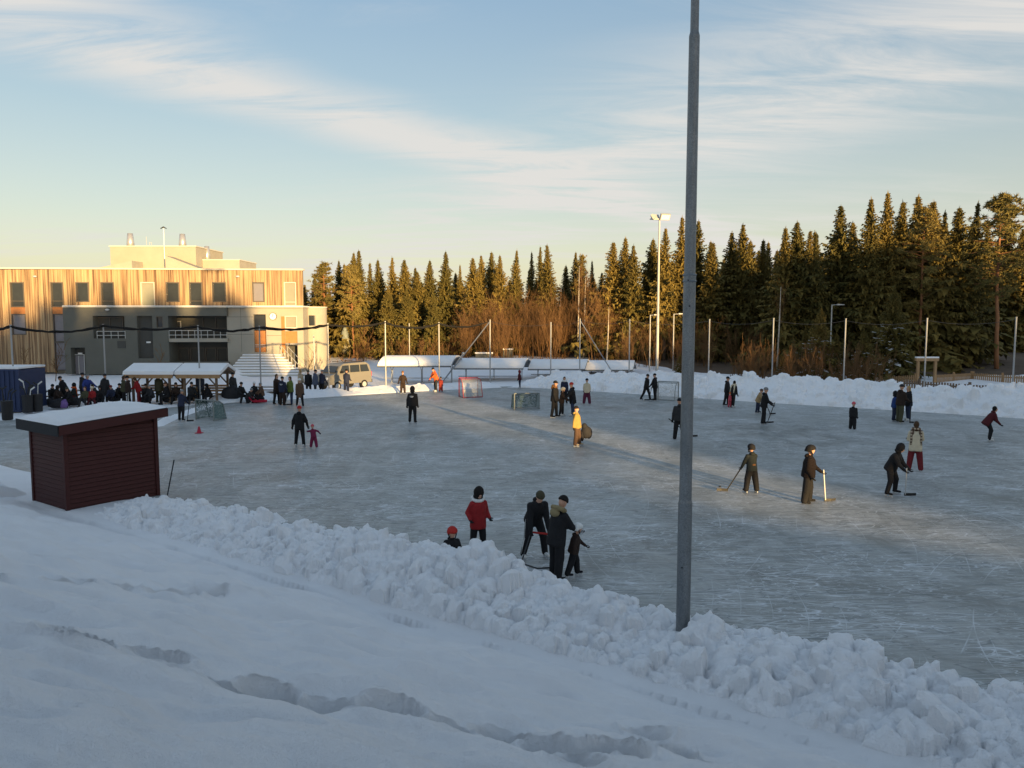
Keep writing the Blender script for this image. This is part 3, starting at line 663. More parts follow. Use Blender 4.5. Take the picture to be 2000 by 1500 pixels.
# ================================================================== container, bins and gear on the left
M['navy'] = mat('navy_steel', (.028, .042, .10), .5, .15, 3, .1, 20, .2)
def container():
    Yc = 41.0; xr = xat(30, Yc); xl = xr - 6.0; z1 = at(60, 721, Yc).z
    t = thing('shipping_container', 'navy blue corrugated container with snow on top', 'container', (xr - 3, Yc, 0))
    b = MB(); n = 46
    for i in range(n):
        xa = xl + 6.0 * i / n; xb = xl + 6.0 * (i + 1) / n; o = .0 if i % 2 else .04
        b.box(xa, xb, Yc + o, Yc + .12, .1, z1 - .1)
    b.build('corrugated_side', M['navy'], t)
    b = MB(); b.box(xl, xr - .02, Yc + .125, Yc + 2.4, .08, z1 - .05); b.build('body', M['navy'], t)
    b = MB(); b.box(xl - .02, xr + .02, Yc - .03, Yc + .1, z1 - .1, z1); b.box(xl - .02, xr + .02, Yc - .03, Yc + .1, 0, .1); b.box(xr - .1, xr + .02, Yc - .03, Yc + .1, .1, z1 - .1); b.build('frame', M['navy'], t)
    b = MB(); b.box(xl, xr, Yc, Yc + 2.4, z1 + .003, z1 + .1); b.build('roof_snow', M['snow'], t)
container()
M['bin'] = mat('black_bin', (.02, .02, .022), .55, .15, 6)
M['stick'] = mat('stick_dark', (.02, .02, .02), .5, .2, 8); M['stick_w'] = mat('stick_white', (.6, .6, .58), .5, .05, 8)
def stick_bin(px, py, n, seed, lab, pale):
    r = random.Random(seed); p = gnd(px, py)
    t = thing('stick_bin', lab, 'bin', (p.x, p.y, 0))
    b = MB(); b.tube([(p.x, p.y, 0), (p.x, p.y, .02), (p.x, p.y, .95)], [.2, .24, .27], 14); b.build('bin_body', M['bin'], t)
    for i in range(n):
        a = r.uniform(0, 6.28); d = Vector((math.cos(a) * .18, math.sin(a) * .1, 1)).normalized(); q = Vector((p.x + r.uniform(-.12, .12), p.y + r.uniform(-.1, .1), .3)); e = q + d * r.uniform(.9, 1.35)
        b = MB(); b.bar(q, e, .035, .025); s = math.copysign(1, d.x); b.bar(e, e + Vector((s * .22, 0, .16)), .03, .07)
        tag(b.build('hockey_stick', M['stick_w' if i % 3 == 0 and pale else 'stick']), 'spare hockey stick stored blade up in a black bin near the container', 'hockey stick', 'spare sticks in the bins')
stick_bin(15, 820, 4, 1, 'tall black bin of dark hockey sticks at the container end', False)
stick_bin(55, 806, 6, 2, 'black bin holding pale and dark hockey sticks beside the blue container', True)
stick_bin(74, 804, 3, 3, 'squat black bin with few sticks behind the red shed roof', True)

# ================================================================== picnic shelters
def shelter(px0, px1, lab):
    Yc = 46.0; x0, x1 = xat(px0, Yc), xat(px1, Yc); zr = at(px0, 716, Yc).z; w = x1 - x0
    t = thing('picnic_shelter', lab, 'shelter', ((x0 + x1) / 2, Yc, 0), group='twin picnic shelters')
    ze = zr - .42
    b = MB()
    for k in range(2):
        ya, yb = (Yc - .9, Yc + .35) if k == 0 else (Yc + .35, Yc + 1.6); za, zb = (ze, zr) if k == 0 else (zr, ze)
        b.hexa([(x0, ya, za - .14), (x1, ya, za - .14), (x1, yb - .002, zb - .14), (x0, yb - .002, zb - .14)], [(x0, ya, za), (x1, ya, za), (x1, yb - .002, zb), (x0, yb - .002, zb)])
    rf = b.build('roof', M['wood_dark'], t)
    b = MB()
    for k in range(2):
        ya, yb = (Yc - .96, Yc + .35) if k == 0 else (Yc + .35, Yc + 1.64); za, zb = (ze, zr) if k == 0 else (zr, ze)
        b.hexa([(x0 - .06, ya, za + .003), (x1 + .06, ya, za + .003), (x1 + .06, yb - .002, zb + .003), (x0 - .06, yb - .002, zb + .003)], [(x0 - .04, ya + .05, za + .2), (x1 + .04, ya + .05, za + .2), (x1 + .04, yb - .002, zb + .17), (x0 - .04, yb - .002, zb + .17)])
    b.build('roof_snow', M['snow'], rf)
    b = MB(); b.box(x0, x1, Yc - .93, Yc - .9, ze - .22, ze + .0); b.build('fascia', M['wood'], rf)
    for x in (x0 + .35, x1 - .35):
        for y in (Yc - .55, Yc + 1.25):
            b = MB(); b.box(x - .06, x + .06, y - .06, y + .06, 0, ze - .05); p = b.build('post', M['wood_dark'], t)
            b = MB(); s = 1 if x < (x0 + x1) / 2 else -1; b.bar((x + s * .06, y, ze - .65), (x + s * .5, y, ze - .16), .07); b.build('brace', M['wood_dark'], p)
    for i in range(3):
        b = MB(); z = .55 + i * .15; b.box(x0 + .2, x1 - .2, Yc + .70 + i * .02, Yc + .74 + i * .02, z, z + .12); b.build('backrest_board', M['wood'], t)
    for i in range(2):
        b = MB(); b.box(x0 + .2, x1 - .2, Yc + .28 + i * .2, Yc + .46 + i * .2, .42, .46); b.build('seat_board', M['wood'], t)
    for x in (x0 + .5, x1 - .5):
        b = MB(); b.box(x - .05, x + .05, Yc + .3, Yc + .69, 0, .419); b.build('bench_leg', M['wood_dark'], t)
shelter(252, 346, 'snow-roofed wooden picnic shelter nearer the blue container'); shelter(352, 437, 'snow-roofed wooden picnic shelter nearer the entrance steps')
# picnic tables, bags and a sled by the rink edge
M['bagmat'] = mat('dark_fabric_bag', (.02, .02, .024), .8, .3, 9, .3, 40); M['pinkred'] = mat('red_plastic', (.42, .02, .05), .4, .1, 6); M['purple'] = mat('purple_fabric', (.17, .10, .28), .8, .2, 9)
def picnic_table(px, py, lab, w=1.6):
    p = gnd(px, py); t = thing('picnic_table', lab, 'table', p)
    b = MB(); b.box(p.x - w / 2, p.x + w / 2, p.y - .35, p.y + .35, .68, .73); b.build('table_top', M['wood_dark'], t)
    b = MB(); b.box(p.x - w / 2, p.x + w / 2, p.y - .33, p.y + .33, .732, .79); b.build('snow_cover', M['snow'], t)
    for s in (-1, 1):
        b = MB(); b.box(p.x - w / 2, p.x + w / 2, p.y + s * .65 - .12, p.y + s * .65 + .12, .42, .46); b.build('bench_board', M['wood_dark'], t)
        b = MB(); x = p.x + s * w * .36; b.bar((x, p.y - .7, 0), (x, p.y - .2, .68), .08); b.bar((x, p.y + .7, 0), (x, p.y + .2, .68), .08); b.bar((x, p.y - .7, .4), (x, p.y + .7, .4), .07); b.build('trestle', M['wood_dark'], t)
picnic_table(522, 777, 'snow-topped picnic table between the seated children and the standing group'); picnic_table(118, 787, 'crowded picnic table next to the blue container', 2.0)
def lump(name, px, py, r, m, lab, cat, group=None, z=0, seed=1):
    p = gnd(px, py); b = MB(); rr = random.Random(seed + px)
    b.ell((p.x, p.y, z + r[2] * .85), r, n=14, m=9); b.ell((p.x + r[0] * .3, p.y, z + r[2] * 1.5), (r[0] * .5, r[1] * .6, r[2] * .5), n=10, m=6)
    b.v = [(v[0] + rr.uniform(-1, 1) * r[0] * .06, v[1] + rr.uniform(-1, 1) * r[1] * .06, max(0.0, v[2] + rr.uniform(-1, 1) * r[2] * .06)) for v in b.v]
    o = b.build(name, m, smooth=True); tag(o, lab, cat, group); return o
for i, (px, py, s) in enumerate(((100, 792, .4), (112, 797, .45), (145, 792, .4), (190, 786, .35), (222, 784, .4), (285, 786, .35), (330, 786, .38), (372, 783, .3), (418, 783, .3), (508, 783, .28))):
    lump('gear_bag', px, py, (s, s * .7, s * .6), M['bagmat'], 'dark bag of skating gear left on the snow at the rink side', 'bag', 'dark gear bags by the rink')
lump('backpack', 124, 797, (.25, .2, .25), M['purple'], 'small purple backpack on the snow by the crowded table', 'backpack')
lump('large_bag', 451, 784, (.55, .4, .5), M['bagmat'], 'big black bag at the feet of the lone dark-clad bystander', 'bag')
def sled(px, py):
    p = gnd(px, py); b = MB(); rg = []
    for i in range(9):
        f = i / 8; x = p.x - .5 + f; w = .22 * math.sin(math.pi * min(1, .25 + f * .75)) + .05; z = .05 + .22 * max(0, .25 - f) / .25
        rg.append([(x, p.y - w, z + .14), (x, p.y - w * .8, z), (x, p.y + w * .8, z), (x, p.y + w, z + .14), (x, p.y + w * .7, z + .05), (x, p.y - w * .7, z + .05)])
    b.rings(rg); tag(b.build('sled', M['pinkred']), 'red plastic sled beside the seated children', 'sled')
sled(505, 787)
def cone(px, py):
    p = gnd(px, py); t = thing('traffic_cone', 'small red training cone standing alone on the ice', 'cone', p)
    b = MB(); b.tube([(p.x, p.y, .03), (p.x, p.y, .30)], [.10, .03], 14); b.build('cone_body', M['pinkred'], t); b = MB(); b.box(p.x - .14, p.x + .14, p.y - .14, p.y + .14, .002, .03); b.build('cone_base', M['pinkred'], t)
cone(389, 846)

# ================================================================== bike shelters with curved roofs
def arch_shelter(px0, py0, px1, Yc, lab, tilt=0.0):
    x0, x1 = xat(px0, Yc), xat(px1, Yc); zt = at(px0 + 10, py0, Yc).z
    t = thing('bicycle_shelter', lab, 'shelter', ((x0 + x1) / 2, Yc, 0), group='curved shelters in a row')
    w = 1.55; n = 12; rise = .62; skew = .8
    def arc(x, dz, off=0): return [(x + skew * (k / n) * 1.0, Yc - w * math.cos(math.pi * k / n) * 1.0 + off, zt - rise + rise * math.sin(math.pi * k / n) + dz) for k in range(n + 1)]
    def sheet(xa, xb, d0, d1, name, m, parent):
        b = MB(); r0 = arc(xa, d0) + arc(xa, d1)[::-1]; r1 = arc(xb, d0) + arc(xb, d1)[::-1]; b.rings([r0, r1]); return b.build(name, m, parent)
    rf = sheet(x0, x1, 0, .05, 'roof', M['steel'], t)
    sheet(x0 + .05, x1 - .03, .053, .16, 'roof_snow', M['snow'], rf)
    b = MB(); b.add(arc(x0 + .05, -.03), [tuple(range(n + 1))]); b.add([(v[0] + .02, v[1], v[2]) for v in arc(x0 + .05, -.03)], [tuple(range(n + 1))[::-1]]); b.build('end_panel', M['steel'], rf)
    b = MB(); b.bar((x0, Yc - w, zt - rise - .03), (x1, Yc - w, zt - rise - .03), .07, .06); b.bar((x0 + skew, Yc + w, zt - rise - .03), (x1 + skew, Yc + w, zt - rise - .03), .07, .06); b.build('eaves_beam', M['darksteel'], rf)
    for x in (x0 + .5, (x0 + x1) / 2, x1 - .5):
        b = MB()
        for dy in (-.28, .28): b.tube([(x + .4, Yc + dy, -.05), (x + .4, Yc + dy, zt - 1.0)], .035, 6); b.tube([(x + .4, Yc + dy, zt - 1.0), (x + .4, Yc + dy * 3.6, zt - rise + .0)], .03, 6)
        b.bar((x + .4, Yc - .28, zt - 1.0), (x + .4, Yc + .28, zt - 1.0), .05); b.build('post', M['steel'], t)
    b = MB(); b.tube([(x0 + .3, Yc - .6, .35), (x1 - .3, Yc - .6, .35)], .03, 6); b.build('bike_rail', M['steel'], t)
arch_shelter(742, 698, 884, 60.5, 'curved-roof bicycle shelter at the end beside the parked van')
arch_shelter(888, 703, 1022, 62.5, 'curved-roof bicycle shelter behind the red-framed goal')
arch_shelter(1030, 705, 1140, 64.5, 'curved-roof bicycle shelter behind the man in the fur-trimmed hood')
arch_shelter(1134, 707, 1232, 66.5, 'curved-roof bicycle shelter at the end beside the tall floodlight mast')

# ================================================================== hockey goals
def netmat(name, col, a):
    m, N, L, b = new_mat(name); b.inputs['Base Color'].default_value = col + (1,); b.inputs['Roughness'].default_value = .8
    g = N.new('ShaderNodeNewGeometry'); ck = N.new('ShaderNodeTexVoronoi'); ck.inputs['Scale'].default_value = 16; ck.feature = 'DISTANCE_TO_EDGE'; L.new(g.outputs['Position'], ck.inputs[0])
    mr = N.new('ShaderNodeMapRange'); L.new(ck.outputs['Distance'], mr.inputs[0]); mr.inputs[1].default_value = a; mr.inputs[2].default_value = a + .06; mr.inputs[3].default_value = 1; mr.inputs[4].default_value = .12; L.new(mr.outputs[0], b.inputs['Alpha']); return m
M['net'] = netmat('green_net', (.10, .17, .16), .10); M['net_w'] = netmat('pale_net', (.45, .45, .43), .04)
M['red'] = mat('red_goal_paint', (.32, .02, .025), .45, .1, 8); M['goal_grey'] = mat('worn_goal_frame', (.22, .24, .23), .5, .3, 9)
def goal(px, py, heading, fm, nm, lab, w=1.5, h=1.15, d=.8):
    p = gnd(px, py); t = thing('hockey_goal', lab, 'goal', (p.x, p.y, 0), R(heading))
    r = .032; lp = lambda pts: [(x, y, z) for x, y, z in pts]
    for s in (-1, 1):
        b = MB(); b.tube([(s * w / 2, 0, .0), (s * w / 2, 0, h)], r, 8); b.build('goal_post', M[fm], t, world=False)
        b = MB(); b.tube([(s * w / 2, 0, h - .03), (s * w / 2, d * .45, h - .05), (s * w / 2, d * .75, h * .8), (s * w / 2, d, .04), (s * w / 2, 0, .04)], .022, 6); b.build('side_frame', M[fm], t, world=False)
    b = MB(); b.tube([(-w / 2, 0, h), (w / 2, 0, h)], r, 8); b.build('crossbar', M[fm], t, world=False)
    b = MB(); b.tube([(-w / 2, d, .04), (w / 2, d, .04)], .025, 6); b.tube([(-w / 2, d * .45, h - .05), (w / 2, d * .45, h - .05)], .02, 6); b.build('back_bar', M[fm], t, world=False)
    b = MB(); pr = [(0, h - .02), (d * .45, h - .06), (d * .75, h * .78), (d * .98, .05)]
    b.add([(-w / 2 + .02, y, z) for y, z in pr] + [(w / 2 - .02, y, z) for y, z in pr], [(i, i + 1, i + 5, i + 4) for i in range(3)])
    for s in (-1, 1): b.add([(s * (w / 2 - .02), y, z) for y, z in pr] + [(s * (w / 2 - .02), 0, .05)], [(0, 1, 2, 3, 4)])
    b.build('net', M[nm], t, world=False)
goal(400, 821, -28, 'goal_grey', 'net', 'green-netted hockey goal beside the player in navy near the shed', 1.25, 1.0)
goal(915, 774, 200, 'red', 'net_w', 'red-framed hockey goal with pale net', 1.25, 1.2, 1.0)
goal(1029, 800, 12, 'goal_grey', 'net', 'green-netted hockey goal next to the group around the white-helmeted child', 1.4, .9)
goal(1305, 780, 150, 'goal_grey', 'net_w', 'grey-framed hockey goal against the far snow bank', 1.3, 1.1)

# ================================================================== net posts, ropes, lamp posts, masts
M['post'] = mat('net_post_steel', (.34, .35, .36), .5, .15, 6, metal=.4)
M['lampgrey'] = mat('lamp_post_paint', (.42, .42, .40), .5, .1, 6, metal=.2)
def post(px, ptop, pbase, z0, lab, grp, r=.045):
    p = gnd(px, pbase, z0) if not isinstance(pbase, float) else None
    Y = p.y; zt = at(px, ptop, Y).z; x = xat((px), Y)
    b = MB(); b.tube([(x, Y, -.1), (x, Y, zt)], r, 8); b.tube([(x, Y, zt), (x, Y, zt + .03)], r * 1.3, 8)
    o = b.build('net_post', M['post']); tag(o, lab, 'post', grp); return Vector((x, Y, zt))
L_tops = []
LP_LAB = ['net rope post farthest out along the clad wing', 'net rope post in front of the blue container', 'net rope post behind the long dark coat onlooker', 'net rope post rising through the gap between the picnic shelters', 'net rope post left of the standing group', 'net rope post at the front of the parked van', 'pale net rope post at the end bicycle shelter', 'net rope post behind the person in orange', 'corner net rope post with a diagonal brace']
RP_LAB = ['net post before the alder thicket', 'dark net post with a diagonal brace behind the far bank', 'net post left of the floodlight mast behind the far bank', 'net post just right of the thick pole behind the far bank', 'net post above the rusty shrubs behind the far bank', 'net post beside the street lamp among the spruces', 'net post standing before the timber gate frame', 'net post beside the tall orange-barked pine']
for px, pt, pb in ((-60, 635, 795), (20, 635, 800), (201, 634, 783), (386, 636, 786), (506, 637, 779), (640, 632, 770), (752, 628, 764), (857, 630, 758), (957, 625, 754)):
    L_tops.append(post(px, pt, pb, 0, LP_LAB.pop(0), 'posts carrying the black net rope'))
R_tops = [L_tops[-1]]
for px, pt, pb in ((1076, 630, 748), (1133, 623, 750), (1230, 624, 757), (1386, 624, 765), (1511, 622, 772), (1652, 623, 780), (1811, 622, 790), (1985, 620, 800)):
    R_tops.append(post(px, pt, pb, 0, RP_LAB.pop(0), 'posts behind the far bank'))
post(612, 655, 745, 0, 'short steel post in front of the entrance steps', 'short posts before the school'); post(799, 632, 700, 1.0, 'slim pale post at the edge of the wood behind the bicycle shelters', 'posts at the wood edge')
def rope():
    b = MB(); r = random.Random(4); pts = []; rad = []
    for a, c in zip(L_tops[:-1], L_tops[1:]):
        n = 16; sg = r.uniform(.16, .36)
        for i in range(n):
            f = i / n; p = a.lerp(c, f); p.z -= sg * 4 * f * (1 - f) + r.uniform(0, .05) + .05; pts.append(p); rad.append(r.uniform(.05, .10) * (1 - .5 * (a is L_tops[-2]) * f))
    pts.append(L_tops[-1] - Vector((0, 0, .05))); rad.append(.03)
    b.tube(pts, rad, 7); tag(b.build('net_rope', M['rope'], smooth=True), 'thick black bundled net sagging between slim posts above the rink side', 'net rope')
    b = MB()
    for a, c in zip(R_tops[:-1], R_tops[1:]):
        pts = []
        for i in range(9):
            f = i / 8; p = a.lerp(c, f); p.z -= .25 * 4 * f * (1 - f) + .1; pts.append(p)
        b.tube(pts, .011, 4)
    tag(b.build('net_cable', M['darksteel']), 'thin dark cable strung along the posts behind the far bank', 'cable')
rope()
for (top, foot, lab) in ((L_tops[-1], (862, 748), 'diagonal steel brace from the corner net post to the ground'), (R_tops[2], (1206, 742), 'diagonal dark brace of the second far-side net post')):
    g = gnd(*foot); b = MB(); b.tube([top - Vector((0, 0, .1)), (g.x, g.y, -.05)], .04, 6); tag(b.build('post_brace', M['steel']), lab, 'brace')
g = gnd(862, 748); q = at(905, 690, g.y + 1); b = MB(); b.tube([(g.x, g.y - .1, -.05), q], .035, 6); b.ell(q, (.12, .12, .1)); tag(b.build('boom_pole', M['steel']), 'leaning pole with knobbed end next to the corner net brace', 'pole')
def lamp(px, ptop, pbase, z0, d, lab):
    p = gnd(px, pbase, z0); x = xat(px, p.y); zt = at(px, ptop, p.y).z
    t = thing('street_lamp', lab, 'lamp post', (x, p.y, z0), group='street lamps at the wood edge')
    b = MB(); b.tube([(x, p.y, z0 - .1), (x, p.y, z0 + 1), (x, p.y, zt)], [.07, .06, .045], 8); b.build('pole', M['lampgrey'], t)
    b = MB(); b.tube([(x, p.y, zt - .03), (x + d * .5, p.y - .1, zt)], .03, 6); a = b.build('arm', M['lampgrey'], t)
    b = MB(); b.hexa([(x + d * .35, p.y - .2, zt - .05), (x + d * .85, p.y - .2, zt - .03), (x + d * .85, p.y, zt - .03), (x + d * .35, p.y, zt - .05)], [(x + d * .35, p.y - .18, zt + .06), (x + d * .85, p.y - .18, zt + .02), (x + d * .85, p.y - .02, zt + .02), (x + d * .35, p.y - .02, zt + .06)]) if d > 0 else b.box(x + d * .85, x + d * .35, p.y - .2, p.y, zt - .04, zt + .05)
    b.build('lamp_head', M['lampgrey'], t)
lamp(1013, 608, 690, 1.0, .6, 'street lamp in front of the bare brown thicket'); lamp(1270, 615, 733, 0, .9, 'pale street lamp just beside the tall floodlight mast')
lamp(1316, 613, 733, 0, 1.1, 'slim street lamp between the floodlight mast and the thick pole'); lamp(1624, 595, 742, 0, 1.1, 'street lamp among the dark spruces near the snowy branches')
def floodlight(t, c, yaw, nm=1.0):
    d = Vector((math.sin(yaw), -math.cos(yaw), 0)); s = Vector((math.cos(yaw), math.sin(yaw), 0)); u = Vector((0, 0, 1)); f = (d * .85 - u * .5).normalized(); v = s.cross(f)
    b = MB(); w, h = .42 * nm, .26 * nm
    q = [c - s * w - v * h, c + s * w - v * h, c + s * w + v * h, c - s * w + v * h]
    b.hexa([p - f * .16 for p in q], [p + f * .05 for p in q]); o = b.build('floodlight', M['lampgrey'], t)
    b = MB(); q = [c + f * .055 + s * a * w * .86 + v * e * h * .8 for a, e in ((-1, -1), (1, -1), (1, 1), (-1, 1))]; b.hexa(q, [p + f * .012 for p in q]); b.build('lens', M['sign'], o)
def mast():
    p = gnd(1283, 738); x = p.x; Y = p.y; zt = at(1283, 428, Y).z
    t = thing('floodlight_mast', 'tall sunlit floodlight mast rising behind the far goal', 'floodlight', (x, Y, 0))
    b = MB(); b.tube([(x, Y, -.1), (x, Y, zt * .5), (x, Y, zt)], [.13, .10, .07], 12); b.build('pole', M['lampgrey'], t)
    b = MB(); b.bar((x - .8, Y, zt), (x + .7, Y, zt), .09); b.build('crossarm', M['lampgrey'], t)
    floodlight(t, Vector((x + .45, Y - .15, zt + .15)), R(15), 1.0); floodlight(t, Vector((x + .55, Y + .25, zt + .2)), R(60), .9); floodlight(t, Vector((x - .6, Y - .05, zt + .15)), R(-100), .8); floodlight(t, Vector((x - .35, Y + .2, zt + .15)), R(200), .8)
mast()
def near_pole():
    Y = 11.3; pb = at(1339, 1240, Y); x = xat(1345.5, Y); z0 = pb.z - .9
    t = thing('floodlight_pole', 'thick galvanised stepped pole standing in the near snow bank', 'pole', (x, Y, z0))
    zs = lambda py: at(1345, py, Y).z
    za, zb, zc = zs(978), zs(537), zs(66)
    r0, r1, r2, r3 = .105, .092, .081, .060
    b = MB(); b.tube([(x, Y, z0), (x, Y, za - .03), (x, Y, za + .02), (x, Y, zb - .12), (x, Y, zb - .1), (x, Y, zb + .0), (x, Y, zb + .02), (x, Y, zc - .03), (x, Y, zc + .03), (x, Y, 15.5)], [r0, r0 * .985, r1, r1 * .97, r1 * 1.0, r1 * 1.0, r2, r2 * .93, r3, r3 * .8], 28)
    o = b.build('pole', M['galv'], t, smooth=False)
    b = MB()
    for dz in (-.09, 0): b.tube([(x, Y, zb + dz - .015), (x, Y, zb + dz), (x, Y, zb + dz + .015)], [r1 * 1.0, r1 * 1.11, r1 * 1.0], 28)
    b.build('collar', M['galv'], o)
    b = MB()
    for (py, a) in ((598, -100), (548, -115), (1105, -120)):
        z = zs(py); rr = r1 if py < 900 else r0; b.ell((x + rr * math.cos(R(a)), Y + rr * math.sin(R(a)), z), (.012, .012, .012))
    b.build('bolt', M['black'], o)
    b = MB(); zc_ = zs(1120); b.hexa([(x - .035, Y - r0 - .006, zc_ - .16), (x + .035, Y - r0 - .006, zc_ - .16), (x + .035, Y - r0 + .03, zc_ - .16), (x - .035, Y - r0 + .03, zc_ - .16)], [(x - .035, Y - r0 - .006, zc_ + .16), (x + .035, Y - r0 - .006, zc_ + .16), (x + .035, Y - r0 + .03, zc_ + .16), (x - .035, Y - r0 + .03, zc_ + .16)]); b.build('service_hatch', M['galv'], o)
    b = MB(); b.bar((x - .9, Y, 15.3), (x + .9, Y, 15.3), .1); b.build('crossarm', M['galv'], t); floodlight(t, Vector((x + .6, Y + .2, 15.5)), R(160)); floodlight(t, Vector((x - .6, Y + .2, 15.5)), R(200))
def galv():
    m, N, L, b = new_mat('galvanised_spangle'); b.inputs['Metallic'].default_value = .55; b.inputs['Roughness'].default_value = .5
    g = N.new('ShaderNodeNewGeometry'); v = N.new('ShaderNodeTexVoronoi'); v.inputs['Scale'].default_value = 90; L.new(g.outputs['Position'], v.inputs[0])
    mp = N.new('ShaderNodeMapping'); mp.inputs['Scale'].default_value = (3, 3, .6); L.new(g.outputs['Position'], mp.inputs[0]); n = N.new('ShaderNodeTexNoise'); n.inputs['Scale'].default_value = 3; n.inputs['Detail'].default_value = 6; L.new(mp.outputs[0], n.inputs[0])
    mx = N.new('ShaderNodeMixRGB'); mx.inputs[1].default_value = (.09, .102, .112, 1); mx.inputs[2].default_value = (.24, .255, .265, 1); L.new(n.outputs[0], mx.inputs[0])
    m2 = N.new('ShaderNodeMixRGB'); m2.blend_type = 'OVERLAY'; m2.inputs[0].default_value = .28; L.new(mx.outputs[0], m2.inputs[1]); L.new(v.outputs['Color'], m2.inputs[2]); bw = N.new('ShaderNodeRGBToBW'); L.new(v.outputs['Color'], bw.inputs[0]); L.new(bw.outputs[0], m2.inputs[2])
    L.new(m2.outputs[0], b.inputs['Base Color']); return m
M['galv'] = galv(); near_pole()

# ================================================================== van
M['vanpaint'] = mat('beige_car_paint', (.20, .19, .165), .35, .05, 4, spec=.5); M['tyre'] = mat('tyre_rubber', (.015, .015, .016), .8, .2, 9)
def van():
    Y = 54.5; x = xat(668, Y); t = thing('parked_van', 'small beige van parked on the snow behind the bystanders', 'van', (x, Y, 0), R(52))
    Ln, W = 3.9, 1.68
    prof = [(-1.95, .35), (-1.97, .75), (-1.85, .98), (-1.25, 1.12), (-.85, 1.62), (-.55, 1.76), (1.45, 1.80), (1.78, 1.62), (1.93, 1.05), (1.95, .35)]
    def sec(y, s): return [(px * (1 if abs(y) < .8 else .985), y * (1 if z < 1.1 else 1 - .12 * (z - 1.1) / .7), .08 + z) for px, z in prof]
    b = MB(); b.rings([sec(-W / 2, 0), sec(-W / 2 + .05, 1), sec(W / 2 - .05, 1), sec(W / 2, 0)]); body = b.build('body', M['vanpaint'], t, world=False)
    for s in (-1, 1):
        yo = lambda z: s * (W / 2 * (1 - .12 * (z - 1.1) / .7) + .006)
        for (xa, xb, xc, xd) in ((-.98, -.12, -.12, -.68), (-.02, .82, .82, -.02), (.92, 1.72, 1.55, .92)):
            b = MB(); z0, z1 = 1.22, 1.72; q = [(xa, yo(z0 - .08), z0), (xb, yo(z0 - .08), z0), (xc, yo(z1 - .08), z1), (xd, yo(z1 - .08), z1)]; q2 = [(p[0], p[1] - s * .02, p[2]) for p in q]; b.hexa(q2, q); b.build('side_window', M['glass'], t, world=False)
        for wx in (-1.2, 1.22):
            b = MB(); b.tube([(wx, s * (W / 2 - .2), .31), (wx, s * (W / 2 + .012), .31)], .31, 20); w = b.build('wheel', M['tyre'], t, world=False)
            b = MB(); b.tube([(wx, s * (W / 2 + .013), .31), (wx, s * (W / 2 + .025), .31)], .19, 14); b.build('rim', M['steel_pale'], w, world=False)
        b = MB(); b.tube([(-.45, s * .62, 1.93), (1.4, s * .62, 1.95)], .025, 6); b.build('roof_rail', M['black'], t, world=False)
        b = MB(); b.box(-.95, -.8, s * (W / 2 + .02), s * (W / 2 + .2), 1.2, 1.36) if s > 0 else b.box(-.95, -.8, -(W / 2 + .2), -(W / 2 + .02), 1.2, 1.36); b.build('wing_mirror', M['black'], t, world=False)
        b = MB(); b.box(1.9, 1.985, s * .72 - .08, s * .72 + .08, .85, 1.2); b.build('tail_light', M['pinkred'], t, world=False)
        b = MB(); b.box(-2.0, -1.9, s * .6 - .16, s * .6 + .16, .78, .95); b.build('headlight', M['sign'], t, world=False)
    b = MB(); q = [(-1.27, -.7, 1.24), (-1.27, .7, 1.24), (-.9, .62, 1.66), (-.9, -.62, 1.66)]; b.hexa(q, [(p[0] - .03, p[1], p[2] + .02) for p in q]); b.build('windscreen', M['glass'], t, world=False)
    b = MB(); q = [(1.94, .66, 1.2), (1.94, -.66, 1.2), (1.83, -.6, 1.66), (1.83, .6, 1.66)]; b.hexa(q, [(p[0] + .03, p[1], p[2]) for p in q]); b.build('rear_window', M['glass'], t, world=False)
    b = MB(); b.box(-2.02, -1.9, -.8, .8, .4, .62); b.box(1.9, 2.02, -.8, .8, .4, .62); b.build('bumper', M['darksteel'], t, world=False)
    b = MB(); b.box(2.003, 2.03, -.26, .26, .66, .78); b.build('number_plate', M['sign'], t, world=False)
van()
# sculpture, cabinets
M['stone'] = mat('pale_stone', (.27, .25, .17), .8, .25, 3, .3, 12); M['stone_g'] = mat('grey_green_stone', (.2, .23, .21), .6, .2, 4, .2, 12)
Yc = 84.0; x = xat(675, Yc); zb = at(675, 688, Yc).z - .15
t = thing('garden_sculpture', 'rounded pale stone sculpture at the wood edge behind the van', 'sculpture', (x, Yc, zb))
b = MB(); b.ell((x, Yc, zb + .85), (.62, .5, .95), n=18, m=12); b.build('base_stone', M['stone'], t, smooth=True); b = MB(); b.ell((x - .1, Yc, zb + 2.0), (.42, .38, .75), n=16, m=10); b.ell((x - .1, Yc, zb + 2.6), (.25, .25, .3)); b.build('top_stone', M['stone_g'], t, smooth=True)
for (px, py, Y, w, h, lab) in ((945, 706, 78, 1.7, .8, 'grey utility cabinet with snow on the slope behind the red goal'), (992, 700, 80, 1.0, .9, 'squat grey utility box near the lamp before the thicket')):
    zb = at(px, py, Y).z; x = xat(px, Y); t = thing('utility_cabinet', lab, 'cabinet', (x, Y, zb)); b = MB(); b.box(x - w / 2, x + w / 2, Y, Y + .7, zb - .4, zb + h); b.build('cabinet_body', M['plaster'], t); b = MB(); b.box(x - w / 2 - .05, x + w / 2 + .05, Y - .05, Y + .75, zb + h + .003, zb + h + .12); b.build('snow_cap', M['snow'], t); b = MB(); b.box(x - w / 2 + .08, x - .03, Y - .02, Y - .003, zb - .1, zb + h - .1); b.box(x + .03, x + w / 2 - .08, Y - .02, Y - .003, zb - .1, zb + h - .1); b.build('cabinet_door', M['plaster'], t)

